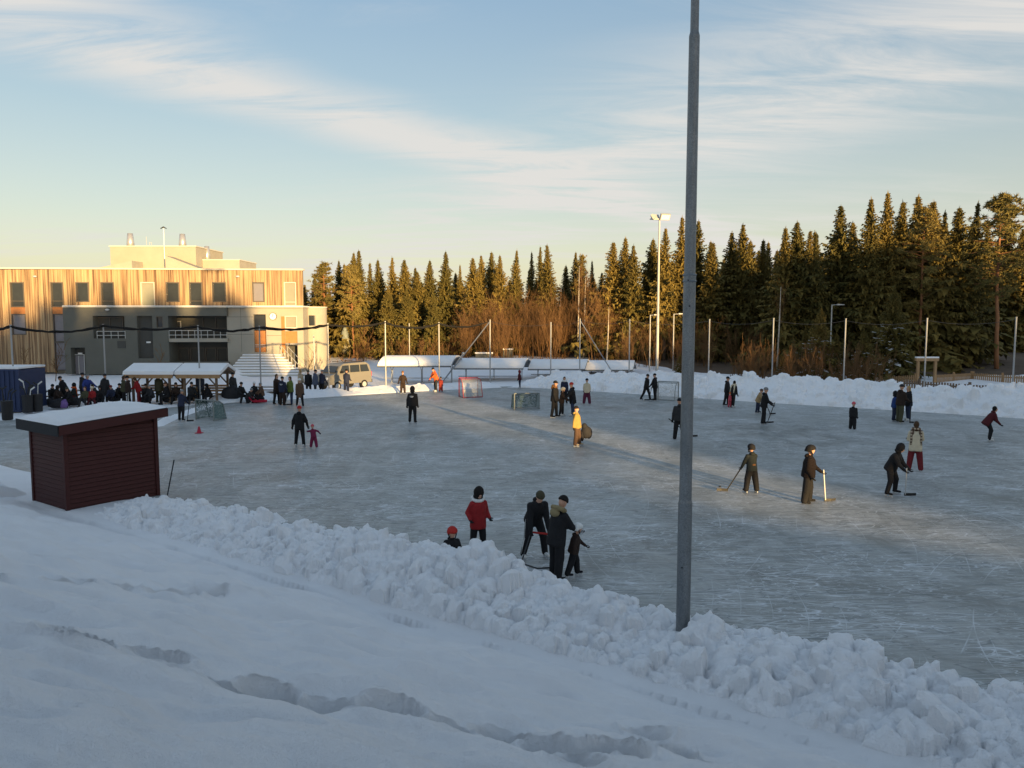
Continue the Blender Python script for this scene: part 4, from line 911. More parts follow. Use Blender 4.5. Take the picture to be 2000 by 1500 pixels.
# ================================================================== picket fence and gate on the right
def fence(pix, Ys, top, hgt, lab, m):
    pts = [Vector((xat(px, Y), Y, 0)) for px, Y in zip(pix, Ys)]; zt = [at(px, py, Y).z for px, py, Y in zip(pix, top, Ys)]
    t = thing('picket_fence', lab, 'fence', pts[0])
    b = MB(); rb = MB()
    for i in range(len(pts) - 1):
        a, c = pts[i], pts[i + 1]; L_ = (c - a).length; n = int(L_ / .155)
        for k in range(n):
            f = (k + .5) / n; p = a.lerp(c, f); z = zt[i] + (zt[i + 1] - zt[i]) * f; d = (c - a).normalized() * .05; h = random.uniform(-.02, .02)
            w = Vector((-d.y, d.x, 0)) * .25
            b.hexa([p - d - w + Vector((0, 0, z - hgt)), p + d - w + Vector((0, 0, z - hgt)), p + d + w + Vector((0, 0, z - hgt)), p - d + w + Vector((0, 0, z - hgt))], [p - d - w + Vector((0, 0, z + h)), p + d - w + Vector((0, 0, z + h)), p + d + w + Vector((0, 0, z + h)), p - d + w + Vector((0, 0, z + h))])
        back = Vector((-(c - a).y, (c - a).x, 0)).normalized() * .05
        for zz in (.18, hgt * .6): rb.bar(a + back + Vector((0, 0, zt[i] - zz)), c + back + Vector((0, 0, zt[i + 1] - zz)), .05, .09)
        m_ = max(1, int(L_ / 2.2))
        for k in range(m_ + 1):
            f = k / m_; p = a.lerp(c, f) + back * 1.9; z = zt[i] + (zt[i + 1] - zt[i]) * f
            q = MB(); q.box(p.x - .06, p.x + .06, p.y - .06, p.y + .06, z - hgt - .3, z + .14); q.build('fence_post', m, t)
    tag(b.build('pickets', m, t), kind='stuff'); rb.build('rail', m, t)
fence([1716, 1800, 1900, 2080], [50.5, 48.5, 46.5, 43.5], [742, 744, 751, 764], 1.3, 'weathered picket fence right behind the far snow bank', M['wood_dark'])
fence([1722, 1792], [60, 58], [736, 733], 1.2, 'sunlit picket fence to the left of the timber gate frame', M['wood'])
fence([1834, 1905, 2090], [58, 60, 54], [732, 729, 738], 1.3, 'sunlit picket fence to the right of the timber gate frame', M['wood'])
Yg = 58.0; xa, xb = xat(1797, Yg), xat(1831, Yg); zt = at(1814, 700, Yg).z
t = thing('gate_frame', 'sunlit timber gate frame with snow-topped beam in the picket fence', 'gate', ((xa + xb) / 2, Yg, 0))
for x in (xa, xb): b = MB(); b.box(x - .09, x + .09, Yg - .09, Yg + .09, -.1, zt - .2); b.build('gate_post', M['wood'], t)
b = MB(); b.box(xa - .2, xb + .2, Yg - .14, Yg + .14, zt - .2, zt + .02); bm_ = b.build('beam', M['wood'], t); b = MB(); b.box(xa - .2, xb + .2, Yg - .13, Yg + .13, zt + .023, zt + .13); b.build('beam_snow', M['snow'], bm_)
# house glimpsed through the trees on the right
def house():
    Y = 150; x = xat(2010, Y); zb = 3.0; t = thing('distant_house', 'white house with snowy roof glimpsed beyond the tall pine', 'house', (x, Y, zb))
    b = MB(); b.box(x - 5, x + 6, Y, Y + 8, zb, zb + 5.5); b.build('wall', M['white'], t)
    b = MB(); b.add([(x - 5.6, Y - .6, zb + 5.4), (x + 6.6, Y - .6, zb + 5.4), (x + 6.6, Y + 4, zb + 8.6), (x - 5.6, Y + 4, zb + 8.6), (x + 6.6, Y + 8.6, zb + 5.4), (x - 5.6, Y + 8.6, zb + 5.4)], [(0, 1, 2, 3), (3, 2, 4, 5), (0, 3, 5), (1, 4, 2), (0, 5, 4, 1)]); b.build('roof', M['snow'], t)
    for i in range(3): b = MB(); b.box(x - 4 + i * 3, x - 2.8 + i * 3, Y - .05, Y - .003, zb + 2.5, zb + 4); b.build('window', M['glass'], t)
house()

# ================================================================== trees
def needle_mat(name, c0, c1):
    m, N, L, b = new_mat(name); b.inputs['Roughness'].default_value = .8; b.inputs['Specular IOR Level'].default_value = .15
    oi = N.new('ShaderNodeObjectInfo'); g = N.new('ShaderNodeNewGeometry'); n = N.new('ShaderNodeTexNoise'); n.inputs['Scale'].default_value = 1.1; n.inputs['Detail'].default_value = 4; L.new(g.outputs['Position'], n.inputs[0])
    ad = N.new('ShaderNodeMath'); ad.operation = 'ADD'; L.new(n.outputs[0], ad.inputs[0]); mu = N.new('ShaderNodeMath'); mu.operation = 'MULTIPLY_ADD'; L.new(oi.outputs['Random'], mu.inputs[0]); mu.inputs[1].default_value = .5; mu.inputs[2].default_value = -.25; L.new(mu.outputs[0], ad.inputs[1])
    mx = N.new('ShaderNodeMixRGB'); mx.use_clamp = True; L.new(ad.outputs[0], mx.inputs[0]); mx.inputs[1].default_value = c0 + (1,); mx.inputs[2].default_value = c1 + (1,); L.new(mx.outputs[0], b.inputs['Base Color']); return m
M['needle'] = needle_mat('spruce_needles', (.055, .058, .019), (.23, .165, .045))
M['pine_n'] = needle_mat('pine_needles', (.08, .08, .028), (.26, .195, .06))
M['bark'] = mat('spruce_bark', (.10, .070, .048), .9, .3, 5, .5, 20, stretch=(1, 1, .3)); M['pine_bark'] = mat('pine_bark', (.26, .12, .055), .85, .35, 4, .5, 16, stretch=(1, 1, .3))
M['twig'] = needle_mat('bare_twigs', (.11, .060, .030), (.22, .125, .055)); M['birch'] = mat('birch_bark', (.5, .44, .36), .8, .4, 7, .3, 20, stretch=(1, 1, 3))
class Tris:
    def __init__(s): s.v = []; s.f = []
    def tri(s, a, b, c): o = len(s.v); s.v += [a, b, c]; s.f.append((o, o + 1, o + 2))
    def mesh(s, name, m):
        me = bpy.data.meshes.new(name); me.from_pydata([tuple(p) for p in s.v], [], s.f); me.materials.append(m); me.update(); return me
def spruce_meshes(seed, H=14.0, spread=.17, base=.06, sparse=1.0):
    r = random.Random(seed); T = Tris(); sn = Tris()
    nbr = int(400 * sparse); ang = r.uniform(0, 6.28); ph = [(r.uniform(0, 6.28), r.uniform(1.5, 6), r.choice((1, 2, 3))) for _ in range(4)]
    for i in range(nbr):
        f = base + (.985 - base) * (1 - (1 - (i + r.random()) / nbr) ** 1.25); z = H * f; ang += 2.4 + r.uniform(-.5, .5)
        Rm = H * spread * 1.28 * (1 - f) ** 1.05 * (1 if f > .14 else .72 + f * 2.0) * (1 + .16 * sum(math.sin(q[0] + q[1] * f * 6.28 + q[2] * ang) for q in ph) * .8) + .07
        ln = Rm * (r.uniform(.62, 1.08) if r.random() < .85 else r.uniform(1.05, 1.4)); up = .50 * f - .12 + r.uniform(-.10, .10)
        d = Vector((math.cos(ang), math.sin(ang), 0)); sd_ = Vector((-d.y, d.x, 0)); nseg = 5 if ln > 1.1 else (4 if ln > .6 else 3)
        P = lambda t: Vector((0, 0, z)) + d * (ln * t) + Vector((0, 0, ln * (up * t - .62 * (1 - f * .75) * t * t + .26 * t ** 4)))
        for j in range(nseg):
            p0, p1 = P(j / nseg), P((j + 1) / nseg); wd = ln * .27 * (1 - (j / nseg) * .65) + .09
            for s_ in (-1, 1):
                tip = p0.lerp(p1, .8) + sd_ * (s_ * wd * r.uniform(.6, 1.15)) + d * (wd * r.uniform(.1, .7)) - Vector((0, 0, wd * r.uniform(.3, 1.0))); T.tri(p0, p1, tip)
            for q in range(2):
                m_ = p0.lerp(p1, r.random()); w_ = sd_ * (wd * r.uniform(.22, .5)) + d * (wd * r.uniform(-.3, .3)); T.tri(m_ - w_, m_ + w_, m_ + sd_ * r.uniform(-.2, .2) * wd + d * r.uniform(0, .4) * wd - Vector((0, 0, wd * r.uniform(.7, 1.5))))
            if j == nseg - 1: T.tri(p0 + sd_ * .08, p0 - sd_ * .08, p1 + d * .12 * ln)
            if r.random() < .30 and f < .6 and j > 0:
                h = Vector((0, 0, .05)); w2 = wd * .5; sn.tri(p0 - sd_ * w2 + h, p1 + h, p0 + sd_ * w2 + h); sn.tri(p1 + d * w2 * .6 + h * .5, p0 + sd_ * w2 + h, p1 + h)
    for i in range(6): T.tri(Vector((.05, 0, H * .955)), Vector((-.03, .04, H * .955)), Vector((r.uniform(-.05, .05), r.uniform(-.05, .05), H * (1 + .012 * i / 5))))
    b = MB(); b.tube([(0, 0, -.4), (0, 0, H * .1), (0, 0, H * .5), (0, 0, H * .97)], [.017 * H, .0135 * H, .008 * H, .012], 8)
    return b.mesh('trunk', M['bark'], smooth=True), T.mesh('crown', M['needle']), sn.mesh('snow_load', M['snow'])
SPR = [spruce_meshes(i, 14.0, sp, ba, de) for i, (sp, ba, de) in enumerate(((.165, .05, 1.0), (.21, .03, 1.15), (.145, .10, .95), (.19, .07, 1.05), (.125, .14, .8), (.23, .04, 1.2), (.155, .20, .85), (.175, .08, 1.0)))]
def pine_meshes(seed, H=17.0, crown0=.42, wid=2.9):
    r = random.Random(seed); T = Tris(); b = MB(); x = y = 0; pts = []; rad = []
    for i in range(10): f = i / 9; pts.append((x, y, -.4 + (H * .95 + .4) * f)); rad.append(.17 * (1 - f) ** .8 + .03); x += r.uniform(-.08, .08); y += r.uniform(-.08, .08)
    b.tube(pts, rad, 9); br = MB()
    for i in range(70):
        f = crown0 + (1 - crown0) * (i / 69) ** .85; z = H * min(f, .985); rel = (f - crown0) / (1 - crown0); env = wid * math.sin(math.pi * min(1, .18 + rel * .80)) ** .7 * r.uniform(.45, 1.1)
        a = r.uniform(0, 6.28); d = Vector((math.cos(a), math.sin(a), 0)); k = min(int(f * 9), 8); o = Vector(pts[k]); o = Vector((o.x, o.y, z)); e = o + d * env + Vector((0, 0, r.uniform(-.25, .7) * env * .45)); br.tube([o, o.lerp(e, .5) + Vector((0, 0, .1)), e], [.05, .03, .012], 4, cap=False)
        for q in range(10):
            c = o.lerp(e, r.uniform(.35, 1.08)) + Vector((r.gauss(0, .30), r.gauss(0, .30), r.gauss(0, .17)))
            for w in range(15):
                dd = Vector((r.gauss(0, 1), r.gauss(0, 1), r.gauss(.35, .7))).normalized(); sd_ = dd.cross(Vector((r.random(), r.random(), r.random()))).normalized() * .055; ln = r.uniform(.26, .5); T.tri(c - sd_, c + sd_, c + dd * ln)
    return b.mesh('trunk', M['pine_bark'], smooth=True), T.mesh('crown', M['pine_n']), br.mesh('limbs', M['pine_bark'])
PIN = [pine_meshes(3), pine_meshes(5, crown0=.36, wid=2.4)]
def plant(name, meshes, loc, h, lab, group, Href, rz=None, wid=1.0, third=None, lean=0.0):
    t = thing(name, lab, 'tree', loc, random.uniform(0, 6.28) if rz is None else rz, group)
    s = h / Href; tilt = (random.gauss(0, .018), random.gauss(0, .018), 0)
    for i, (me, nm) in enumerate(zip(meshes, ('trunk', 'crown', third))):
        if nm is None or len(me.polygons) == 0: continue
        o = bpy.data.objects.new(nm, me); C.objects.link(o); o.parent = t; o.scale = (s * wid, s * wid, s)
        if nm == 'snow_load': o['kind'] = 'stuff'
        o.rotation_euler = tilt
    return t
def gz(x, y): return float(ground_z(np.array([x]), np.array([y]))[0])
def spruce(px, ptop, Y, lab, group, v=None, wid=1.0, snow=False):
    x = xat(px, Y); z0 = gz(x, Y) - .1; zt = at(px, ptop, Y).z
    return plant('spruce_tree', SPR[random.randrange(8) if v is None else v], (x, Y, z0), zt - z0, lab, group, 14.0, wid=wid, third='snow_load' if snow else None)
ra = random.Random(12)
for px, pt in ((631, 513), (664, 508), (686, 492), (700, 487), (726, 512), (741, 506), (766, 500), (796, 506), (816, 530), (839, 507), (873, 490), (899, 516), (926, 502), (941, 497), (958, 491), (981, 497), (1002, 487), (1041, 491), (1056, 480), (1074, 476), (1117, 491), (1135, 496), (1157, 508)):
    spruce(px, pt, 88 + ra.uniform(-3, 5), 'golden sunlit spruce in the wood beyond the bicycle shelters', 'sunlit spruces beyond the shelters', wid=ra.uniform(.8, 1.35))
for px, pt in ((760, 560), (845, 575), (792, 560)):
    spruce(px, pt, 82, 'younger low spruce standing in front of the sunlit spruces', 'young spruces before the wood', 1, 1.1)
for px, pt in ((1197, 471), (1221, 463), (1241, 477), (1268, 466), (1298, 442), (1328, 421), (1362, 428), (1387, 471), (1420, 452), (1448, 436), (1483, 467)):
    spruce(px, pt, 79 + ra.uniform(-3, 3), 'dark spruce with only its tip lit behind the floodlight mast', 'dark spruces behind the mast', wid=ra.uniform(.95, 1.5))
for px, pt in ((1535, 441), (1560, 431), (1593, 452), (1637, 399), (1691, 386), (1722, 373), (1751, 392), (1779, 381), (1811, 390), (1836, 411), (1863, 402), (1886, 392)):
    spruce(px, pt, 71 + ra.uniform(-3, 3), 'tall dark spruce in the wood behind the picket fence', 'tall spruces behind the fence', wid=ra.uniform(.95, 1.5))
for px, pt in ((1575, 640), (1600, 600), (1640, 650), (1530, 690), (1690, 640), (1745, 560), (1330, 690)):
    spruce(px, pt, 60 + ra.uniform(-2, 3), 'young snow-laden spruce at the wood edge behind the far bank', 'snow-laden young spruces', 1, 1.3, True)
# trees standing deeper in the wood
for i in range(44):
    px = 605 + i * 33 + ra.uniform(-10, 10); near = 600 < px < 1180
    pt = (np.interp(px, [600, 700, 880, 1000, 1180, 1330, 1480, 1640, 1750, 1900, 2060], [528, 512, 515, 505, 512, 462, 478, 440, 415, 430, 420]) + ra.uniform(-8, 22))
    spruce(px, pt, (97 if near else 87) + ra.uniform(-3, 6), 'spruce deeper in the wood filling in behind the front trees', 'deeper spruces', wid=1.3)
for i in range(40):
    px = 600 + i * 37 + ra.uniform(-12, 12)
    pt = np.interp(px, [600, 880, 1180, 1330, 1640, 2060], [560, 555, 540, 505, 480, 470]) + ra.uniform(-8, 15)
    spruce(px, pt, 108 + ra.uniform(-4, 8), 'spruce at the far back of the wood', 'backmost spruces', wid=1.5)
# pines
def pine(px, pt, Y, lab, v=0, wid=1.0):
    x = xat(px, Y); z0 = gz(x, Y) - .1; zt = at(px, pt, Y).z; plant('pine_tree', PIN[v], (x, Y, z0), zt - z0, lab, None, 17.0, wid=wid, third='limbs')
pine(1952, 383, 66, 'tall orange-barked pine with broad sunlit crown near the fence', 0, 1.15)
pine(1800, 405, 67, 'slender pine whose bare trunk rises behind the timber gate frame', 1, .95); pine(632, 514, 84, 'open-crowned sunlit pine beside the rounded stair tower', 1, 1.1); pine(690, 520, 83, 'sunlit pine right of the pale stone sculpture', 0, .9); pine(1130, 500, 84, 'thin pine rising out of the bare brown thicket', 1, .7)
# bare thicket and saplings
def bush_meshes(seed, stems, H, spr, fine=9):
    r = random.Random(seed); T = Tris()
    def twig(p, d, ln, w, lvl):
        n = 3; pts = [p]
        for i in range(n):
            d = (d + Vector((r.gauss(0, .12), r.gauss(0, .12), r.gauss(.04, .08)))).normalized(); pts.append(pts[-1] + d * (ln / n))
        for i in range(n):
            a, b_ = pts[i], pts[i + 1]; wa, wb = w * (1 - i / n) + .003, w * (1 - (i + 1) / n) + .003
            for sx in (Vector((1, 0, 0)), Vector((.2, 1, 0)).normalized()): T.tri(a - sx * wa, a + sx * wa, b_ + sx * wb); T.tri(a - sx * wa, b_ + sx * wb, b_ - sx * wb)
        if lvl > 0:
            for i in range(fine if lvl == 2 else 5):
                t = r.uniform(.25, 1); k = min(int(t * n), n - 1); q = pts[k].lerp(pts[k + 1], t * n - k); dd = (d * .8 + Vector((r.gauss(0, .5), r.gauss(0, .5), r.uniform(.1, .6)))).normalized(); twig(q, dd, ln * r.uniform(.22, .42), w * .45, lvl - 1)
    for i in range(stems):
        a = r.uniform(0, 6.28); rr = r.uniform(0, spr) ; d = Vector((math.cos(a) * .22 * rr, math.sin(a) * .22 * rr, 1)).normalized(); twig(Vector((math.cos(a) * rr * .4, math.sin(a) * rr * .4, -.1)), d, H * r.uniform(.6, 1.0), .022, 2)
    return T.mesh('bare_stems', M['twig'])
BUSH = [bush_meshes(i, 7, 5.5, 1.4) for i in range(3)]; SHRUB = [bush_meshes(10 + i, 9, 1.8, 1.2, 7) for i in range(2)]; SAP = [bush_meshes(20 + i, 1, 3.2, .2, 16) for i in range(2)]
def bare(name, me, px, Y, h, Href, lab, cat, group=None, z=None, wid=1.0):
    x = xat(px, Y); z0 = gz(x, Y) if z is None else z
    t = bpy.data.objects.new(name, me); C.objects.link(t); t.location = (x, Y, z0); t.rotation_euler = (0, 0, random.uniform(0, 6.28)); s = h / Href; t.scale = (s * wid, s * wid, s); tag(t, lab, cat, group); return t
for i in range(64):
    px = ra.uniform(895, 1195); Y = ra.uniform(77, 86); h = float(np.interp(px, [890, 960, 1080, 1200], [4.5, 6.2, 6.6, 6.8])) * ra.uniform(.75, 1.05)
    bare('bare_alder', ra.choice(BUSH), px, Y, h, 5.5, 'bare brown alder in the thicket behind the curved shelters', 'tree', 'alder thicket')
for i in range(26):
    px = ra.uniform(1200, 1500); bare('bare_alder', ra.choice(BUSH), px, ra.uniform(66, 74), ra.uniform(2.2, 4.2), 5.5, 'low bare alder at the foot of the dark spruces', 'tree', 'low alders under the spruces')
for i in range(26):
    px = ra.uniform(1440, 1720); bare('bare_shrub', ra.choice(SHRUB), px, ra.uniform(54, 60), ra.uniform(1.6, 3.2), 1.8, 'rust-brown leafless shrub behind the far bank', 'shrub', 'rusty shrubs behind the far bank')
for i in range(22):
    px = ra.uniform(700, 900); bare('bare_shrub', ra.choice(SHRUB), px, ra.uniform(79, 86), ra.uniform(1.2, 2.4), 1.8, 'brown leafless shrub at the foot of the sunlit spruces', 'shrub', 'shrubs under the sunlit spruces')
for px, Y, h, lab in ((707, 80, 4.6, 'spreading bare tree with orange twigs right of the sculpture'), (752, 70, 2.8, 'dark bare sapling behind the end bicycle shelter'), (598, 62, 3.0, 'bare sapling standing by the entrance steps'), (668, 63, 2.2, 'small bare bush directly behind the van'), (103, 62, 3.2, 'bare sapling in front of the grey block\'s left corner'), (42, 64, 2.8, 'bare sapling before the clad left wing'), (305, 62, 2.8, 'bare sapling behind the first picnic shelter'), (1337, 60, 3.4, 'bare young tree behind the snow bank near the thick pole')):
    bare('bare_sapling', ra.choice(SAP if h > 2.5 else SHRUB), px, Y, h, 3.2 if h > 2.5 else 1.8, lab, 'tree', wid=1.5)
for px, pt, Y in ((1128, 520, 80), (1140, 540, 81), (1186, 600, 76), (1520, 560, 66)):
    x = xat(px, Y); z0 = gz(x, Y); zt = at(px, pt, Y).z; b = MB(); b.tube([(x, Y, z0 - .1), (x + .1, Y, (z0 + zt) / 2), (x + .15, Y, zt)], [.09, .06, .015], 7)
    t = thing('birch_tree', 'slender pale-stemmed birch at the edge of the wood', 'tree', (x, Y, z0), 0, 'slim birches'); b.build('trunk', M['birch'], t, smooth=True)
    o = bpy.data.objects.new('crown', BUSH[1]); C.objects.link(o); o.parent = t; s = (zt - z0) * .45 / 5.5; o.scale = (s * .8, s * .8, s); o.location = (.1, 0, (zt - z0) * .58)
# forest floor; its dark brown puts the shade under the trees into the colour
b = MB(); u, v = np.meshgrid(np.linspace(0, 1, 60), np.linspace(0, 1, 14), indexing='ij')
M['floor_shade'] = mat('forest_floor', (.11, .075, .05), .9, .5, .8, .6, 6)
edge = [(560, 92), (700, 86), (900, 84), (1180, 78), (1250, 72), (1340, 66), (1500, 61), (1700, 60), (1900, 61), (2150, 60)]
PXs = 560 + u * 1590; Y0 = np.interp(PXs, [e[0] for e in edge], [e[1] for e in edge]); Yg_ = Y0 + v * 45; Xg = (PXs - 1000) / FPX * Yg_ / math.cos(PITCH); Zg = ground_z(Xg, Yg_) + .05 * sstep(v, 0, .08) - .02 + .05 * fbm(Xg, Yg_, 2, 3)
o = grid_obj('forest_floor', Xg, Yg_, Zg, M['floor_shade']); tag(o, kind='structure')

# ------------------------------------------------------------------ unseen trees behind the viewer, placed and sized to shade the rink
CU, SU = math.cos(SUN_AZ), math.sin(SUN_AZ)
def sunpos(u, t): return (u * CU + t * SU, u * SU - t * CU)
def top_profile(u): return float(np.interp(u, [-30, 11.0, 11.4, 19.4, 20.0, 44, 48, 52, 80, 95], [20.8, 20.8, 8.0, 8.0, 14.6, 14.6, 18.0, 21.5, 21.5, 20]))
rb_ = random.Random(5)
for row, t0 in enumerate((66, 71, 77)):
    u = -26 + row * .9
    while u < 92:
        if not (10.6 < u < 20.2):
            x, y = sunpos(u, t0 + rb_.uniform(-1.5, 1.5)); z0 = gz(x, y) - .2
            top = top_profile(u) + (t0 - 70) * math.tan(SUN_EL) + rb_.uniform(-1.6, .9) - (row == 1) * .8
            hh = top - z0
            if 53 < u < 61.5:
                if row < 2: plant('pine_tree', PIN[0], (x, y, z0), hh, 'unseen tall pine behind the viewpoint, added to shape the low sun', 'unseen pines behind the viewpoint', 17.0, wid=1.7, third='limbs')  # unseen pines added so low sun passes under their crowns to the fence
                hh = 9.3 - z0 + (t0 - 70) * .0875
            if hh > 2: plant('spruce_tree', SPR[rb_.randrange(8)], (x, y, z0), hh, 'unseen spruce behind the viewpoint, placed to shade the rink', 'unseen spruces behind the viewpoint', 14.0, wid=max(1.0, 1.15 * 14 / max(hh, 9)) * 1.25)
        u += 2.3 + rb_.uniform(-.4, .5)

# ================================================================== people
CL = {}
def cloth(key, col, var=.25, quilt=0):
    if key in CL: return CL[key]
    m, N, L, b = new_mat('cloth_' + key); b.inputs['Roughness'].default_value = .8; b.inputs['Specular IOR Level'].default_value = .2
    tc = N.new('ShaderNodeTexCoord'); n = N.new('ShaderNodeTexNoise'); n.inputs['Scale'].default_value = 7; n.inputs['Detail'].default_value = 5; L.new(tc.outputs['Object'], n.inputs[0])
    mx = N.new('ShaderNodeMixRGB'); L.new(n.outputs[0], mx.inputs[0]); mx.inputs[1].default_value = tuple(c * (1 - var) for c in col) + (1,); mx.inputs[2].default_value = tuple(min(1, c * (1 + var)) for c in col) + (1,); L.new(mx.outputs[0], b.inputs['Base Color'])
    bp = N.new('ShaderNodeBump'); bp.inputs['Strength'].default_value = .7; bp.inputs['Distance'].default_value = .03; n3 = N.new('ShaderNodeTexNoise'); n3.inputs['Scale'].default_value = 9; n3.inputs['Distortion'].default_value = 1.2; L.new(tc.outputs['Object'], n3.inputs[0])
    if quilt:
        w = N.new('ShaderNodeTexWave'); w.bands_direction = 'Z'; w.inputs['Scale'].default_value = quilt; w.inputs['Distortion'].default_value = .6; L.new(tc.outputs['Object'], w.inputs[0]); L.new(w.outputs[0], bp.inputs['Height'])
    else: L.new(n3.outputs[0], bp.inputs['Height'])
    L.new(bp.outputs[0], b.inputs['Normal']); CL[key] = m; return m
def plaid():
    m, N, L, b = new_mat('plaid_wool'); b.inputs['Roughness'].default_value = .9; tc = N.new('ShaderNodeTexCoord'); ws = []
    for d in ('X', 'Z'):
        w = N.new('ShaderNodeTexWave'); w.bands_direction = d; w.inputs['Scale'].default_value = 3.2; w.inputs['Distortion'].default_value = 1; L.new(tc.outputs['Object'], w.inputs[0]); ws.append(w.outputs[0])
    mu = N.new('ShaderNodeMath'); mu.operation = 'MULTIPLY'; L.new(ws[0], mu.inputs[0]); L.new(ws[1], mu.inputs[1]); r = N.new('ShaderNodeValToRGB'); L.new(mu.outputs[0], r.inputs[0]); e = r.color_ramp.elements; e[0].position = .15; e[0].color = (.09, .05, .03, 1); e[1].position = .6; e[1].color = (.45, .36, .26, 1); L.new(r.outputs[0], b.inputs['Base Color']); return m
COL = dict(black=(.014, .014, .016), navy=(.022, .028, .055), charcoal=(.026, .027, .03), darkbrown=(.03, .019, .015), brown=(.10, .06, .04), olive=(.06, .06, .035), green=(.11, .15, .035), red=(.26, .018, .020), darkred=(.15, .018, .022), maroon=(.075, .014, .018), orange=(.62, .12, .03), tan=(.36, .24, .07), sand=(.30, .21, .11), cream=(.58, .50, .36), white=(.66, .66, .64), grey=(.20, .20, .20), bluegrey=(.07, .085, .13), blue=(.03, .05, .22), royal=(.02, .05, .18), purple=(.10, .022, .045), pink=(.50, .08, .11), magenta=(.17, .02, .06), redhat=(.40, .03, .025), jeans=(.030, .042, .085), beige=(.42, .34, .24), skin=(.52, .30, .21), blond=(.38, .25, .11), brownhair=(.07, .04, .022), blackhair=(.012, .010, .009), fur=(.24, .19, .10), furbrown=(.17, .08, .03), steel=(.4, .42, .44), suit=(.36, .05, .035), greygreen=(.022, .027, .026), hatbrown=(.055, .05, .03))
def cm(k): return PLAID if k == 'plaid' else cloth(k, COL[k])
PLAID = plaid(); QUILT = cloth('quilted_brown', (.013, .009, .009), .2, quilt=7.5)
PEND = []
def glove_mesh():
    b = MB(); b.ell((0, 0, -.045), (.036, .020, .055), n=8, m=6)
    for i, (x, ln) in enumerate(((-.027, .045), (-.009, .055), (.009, .052), (.027, .040))):
        b.capsule((x, .004, -.085), (x, .020, -.085 - ln * .6), .0125, .012, n=6); b.capsule((x, .020, -.085 - ln * .6), (x, .042, -.085 - ln * .75), .012, .010, n=6)
    b.capsule((-.034, .01, -.035), (-.052, .030, -.062), .014, .012, n=6); b.capsule((-.052, .030, -.062), (-.045, .045, -.085), .012, .010, n=6); return b
GLV = {}
def person(label, px, py, H, heading, jacket='black', pants='black', hat=None, hatc='black', hair=None, shoes='skate_b', lean=4, head=0, turn=0, arms=((4, 8, 12), (4, 8, 12)), legs=((4, 4, 5), (-4, 4, 5)), kid=0.0, hem=.07, puff=1.0, wide=1.0, fur=None, scarf=None, z0=0.0, pz=None, glove='black', side=0, quilt=False, voxel=None, dy=0.0, group=None, stripe=None, backprint=False, backpatch=None):
    """one figure; angles in degrees. arms/legs: (forward swing, outward swing, bend); first of each pair is the figure's own left"""
    p = gnd(px, py, z0); p.y += dy; 
    root = thing('person', label, 'person', (p.x, p.y, z0), R(heading + 180), group)
    b = MB(); Rx = lambda a: Matrix.Rotation(R(a), 3, 'X'); T = Rx(-lean) @ Matrix.Rotation(R(side), 3, 'Y'); up = T @ Vector((0, 0, 1)); rt = T @ Vector((1, 0, 0)); fw = T @ Vector((0, 1, 0))
    P0 = Vector((0, 0, 0)); hs = 1.06 + kid * .40
    def dirv(a, o, s): return Vector((s * math.sin(R(o)), math.sin(R(a)) * math.cos(R(o)), -math.cos(R(a)) * math.cos(R(o))))
    feet = []; lm = {}
    for s, (a, o, k) in zip((-1, 1), legs):
        hip = P0 + Vector((s * .052 * H, 0, -.01 * H)); d1 = dirv(a, o, s); kn = hip + d1 * .235 * H; d2 = dirv(a - k, o * .9, s); an = kn + d2 * .225 * H; feet.append((an, d2, s)); lm[s] = (hip, kn, an)
    sk = shoes.startswith('skate'); low = min(f[0].z for f in feet); base = (.05 + (.055 if sk else 0)) * 1.0 + .012 * H
    off = Vector((0, 0, (base - low) if pz is None else pz))
    P0 = P0 + off; feet = [(f[0] + off, f[1], f[2]) for f in feet]
    for s in (-1, 1):
        hip, kn, an = (v + off for v in lm[s]); w = wide
        w = w * (1 + .22 * kid); b.capsule(hip, kn, .068 * H * (1 + .15 * kid), .053 * H * w, 1); b.capsule(kn, an, .052 * H * w, .043 * H * w, 1)
    sh = .094 * H * (1 + kid * .05)
    def ring(c, rx, ry, n=14): return [c + rt * (rx * math.cos(2 * math.pi * k / n)) + fw * (ry * math.sin(2 * math.pi * k / n)) for k in range(n)]
    pf = puff * 1.13 * (1 + .16 * kid)
    lev = [(-hem, .094 * pf, .082 * pf), (-hem + .014, .101 * pf, .088 * pf), (.02, .096 * pf, .086 * pf), (.10, .091 * pf, .080 * pf), (.18, .096 * pf, .080 * pf), (.235, .088 * pf, .070 * pf), (.272, .066 * pf, .054 * pf), (.298, .046, .046), (.318, .040, .042)]
    b.rings([ring(P0 + up * (h * H), rx * H, ry * H) for h, rx, ry in lev], 0)
    neck = P0 + up * (.305 * H); HT = Rx(-(lean * .55 + head)) @ Matrix.Rotation(R(-turn), 3, 'Z'); hu = HT @ Vector((0, 0, 1)); hf = HT @ Vector((0, 1, 0)); hr = HT @ Vector((1, 0, 0))
    hc = neck + (up * .45 + hu * .55) * (.028 * H) + hu * (.066 * H * hs)
    b.capsule(neck - up * .03 * H, hc - hu * .02 * H, .030 * H, .030 * H, 2)
    b.ell(hc, (.043 * H * hs, .052 * H * hs, .064 * H * hs), HT, 2); b.ell(hc - hu * (.032 * H * hs) + hf * (.018 * H * hs), (.030 * H * hs, .034 * H * hs, .030 * H * hs), HT, 2)
    b.ell(hc + hf * (.052 * H * hs) - hu * (.008 * H * hs), (.009 * H * hs, .014 * H * hs, .014 * H * hs), HT, 2, 8, 6)
    for s in (-1, 1): b.ell(hc + hr * (s * .043 * H * hs) - hu * .004 * H, (.007 * H, .012 * H, .017 * H), HT, 2, 8, 6)
    hands = []
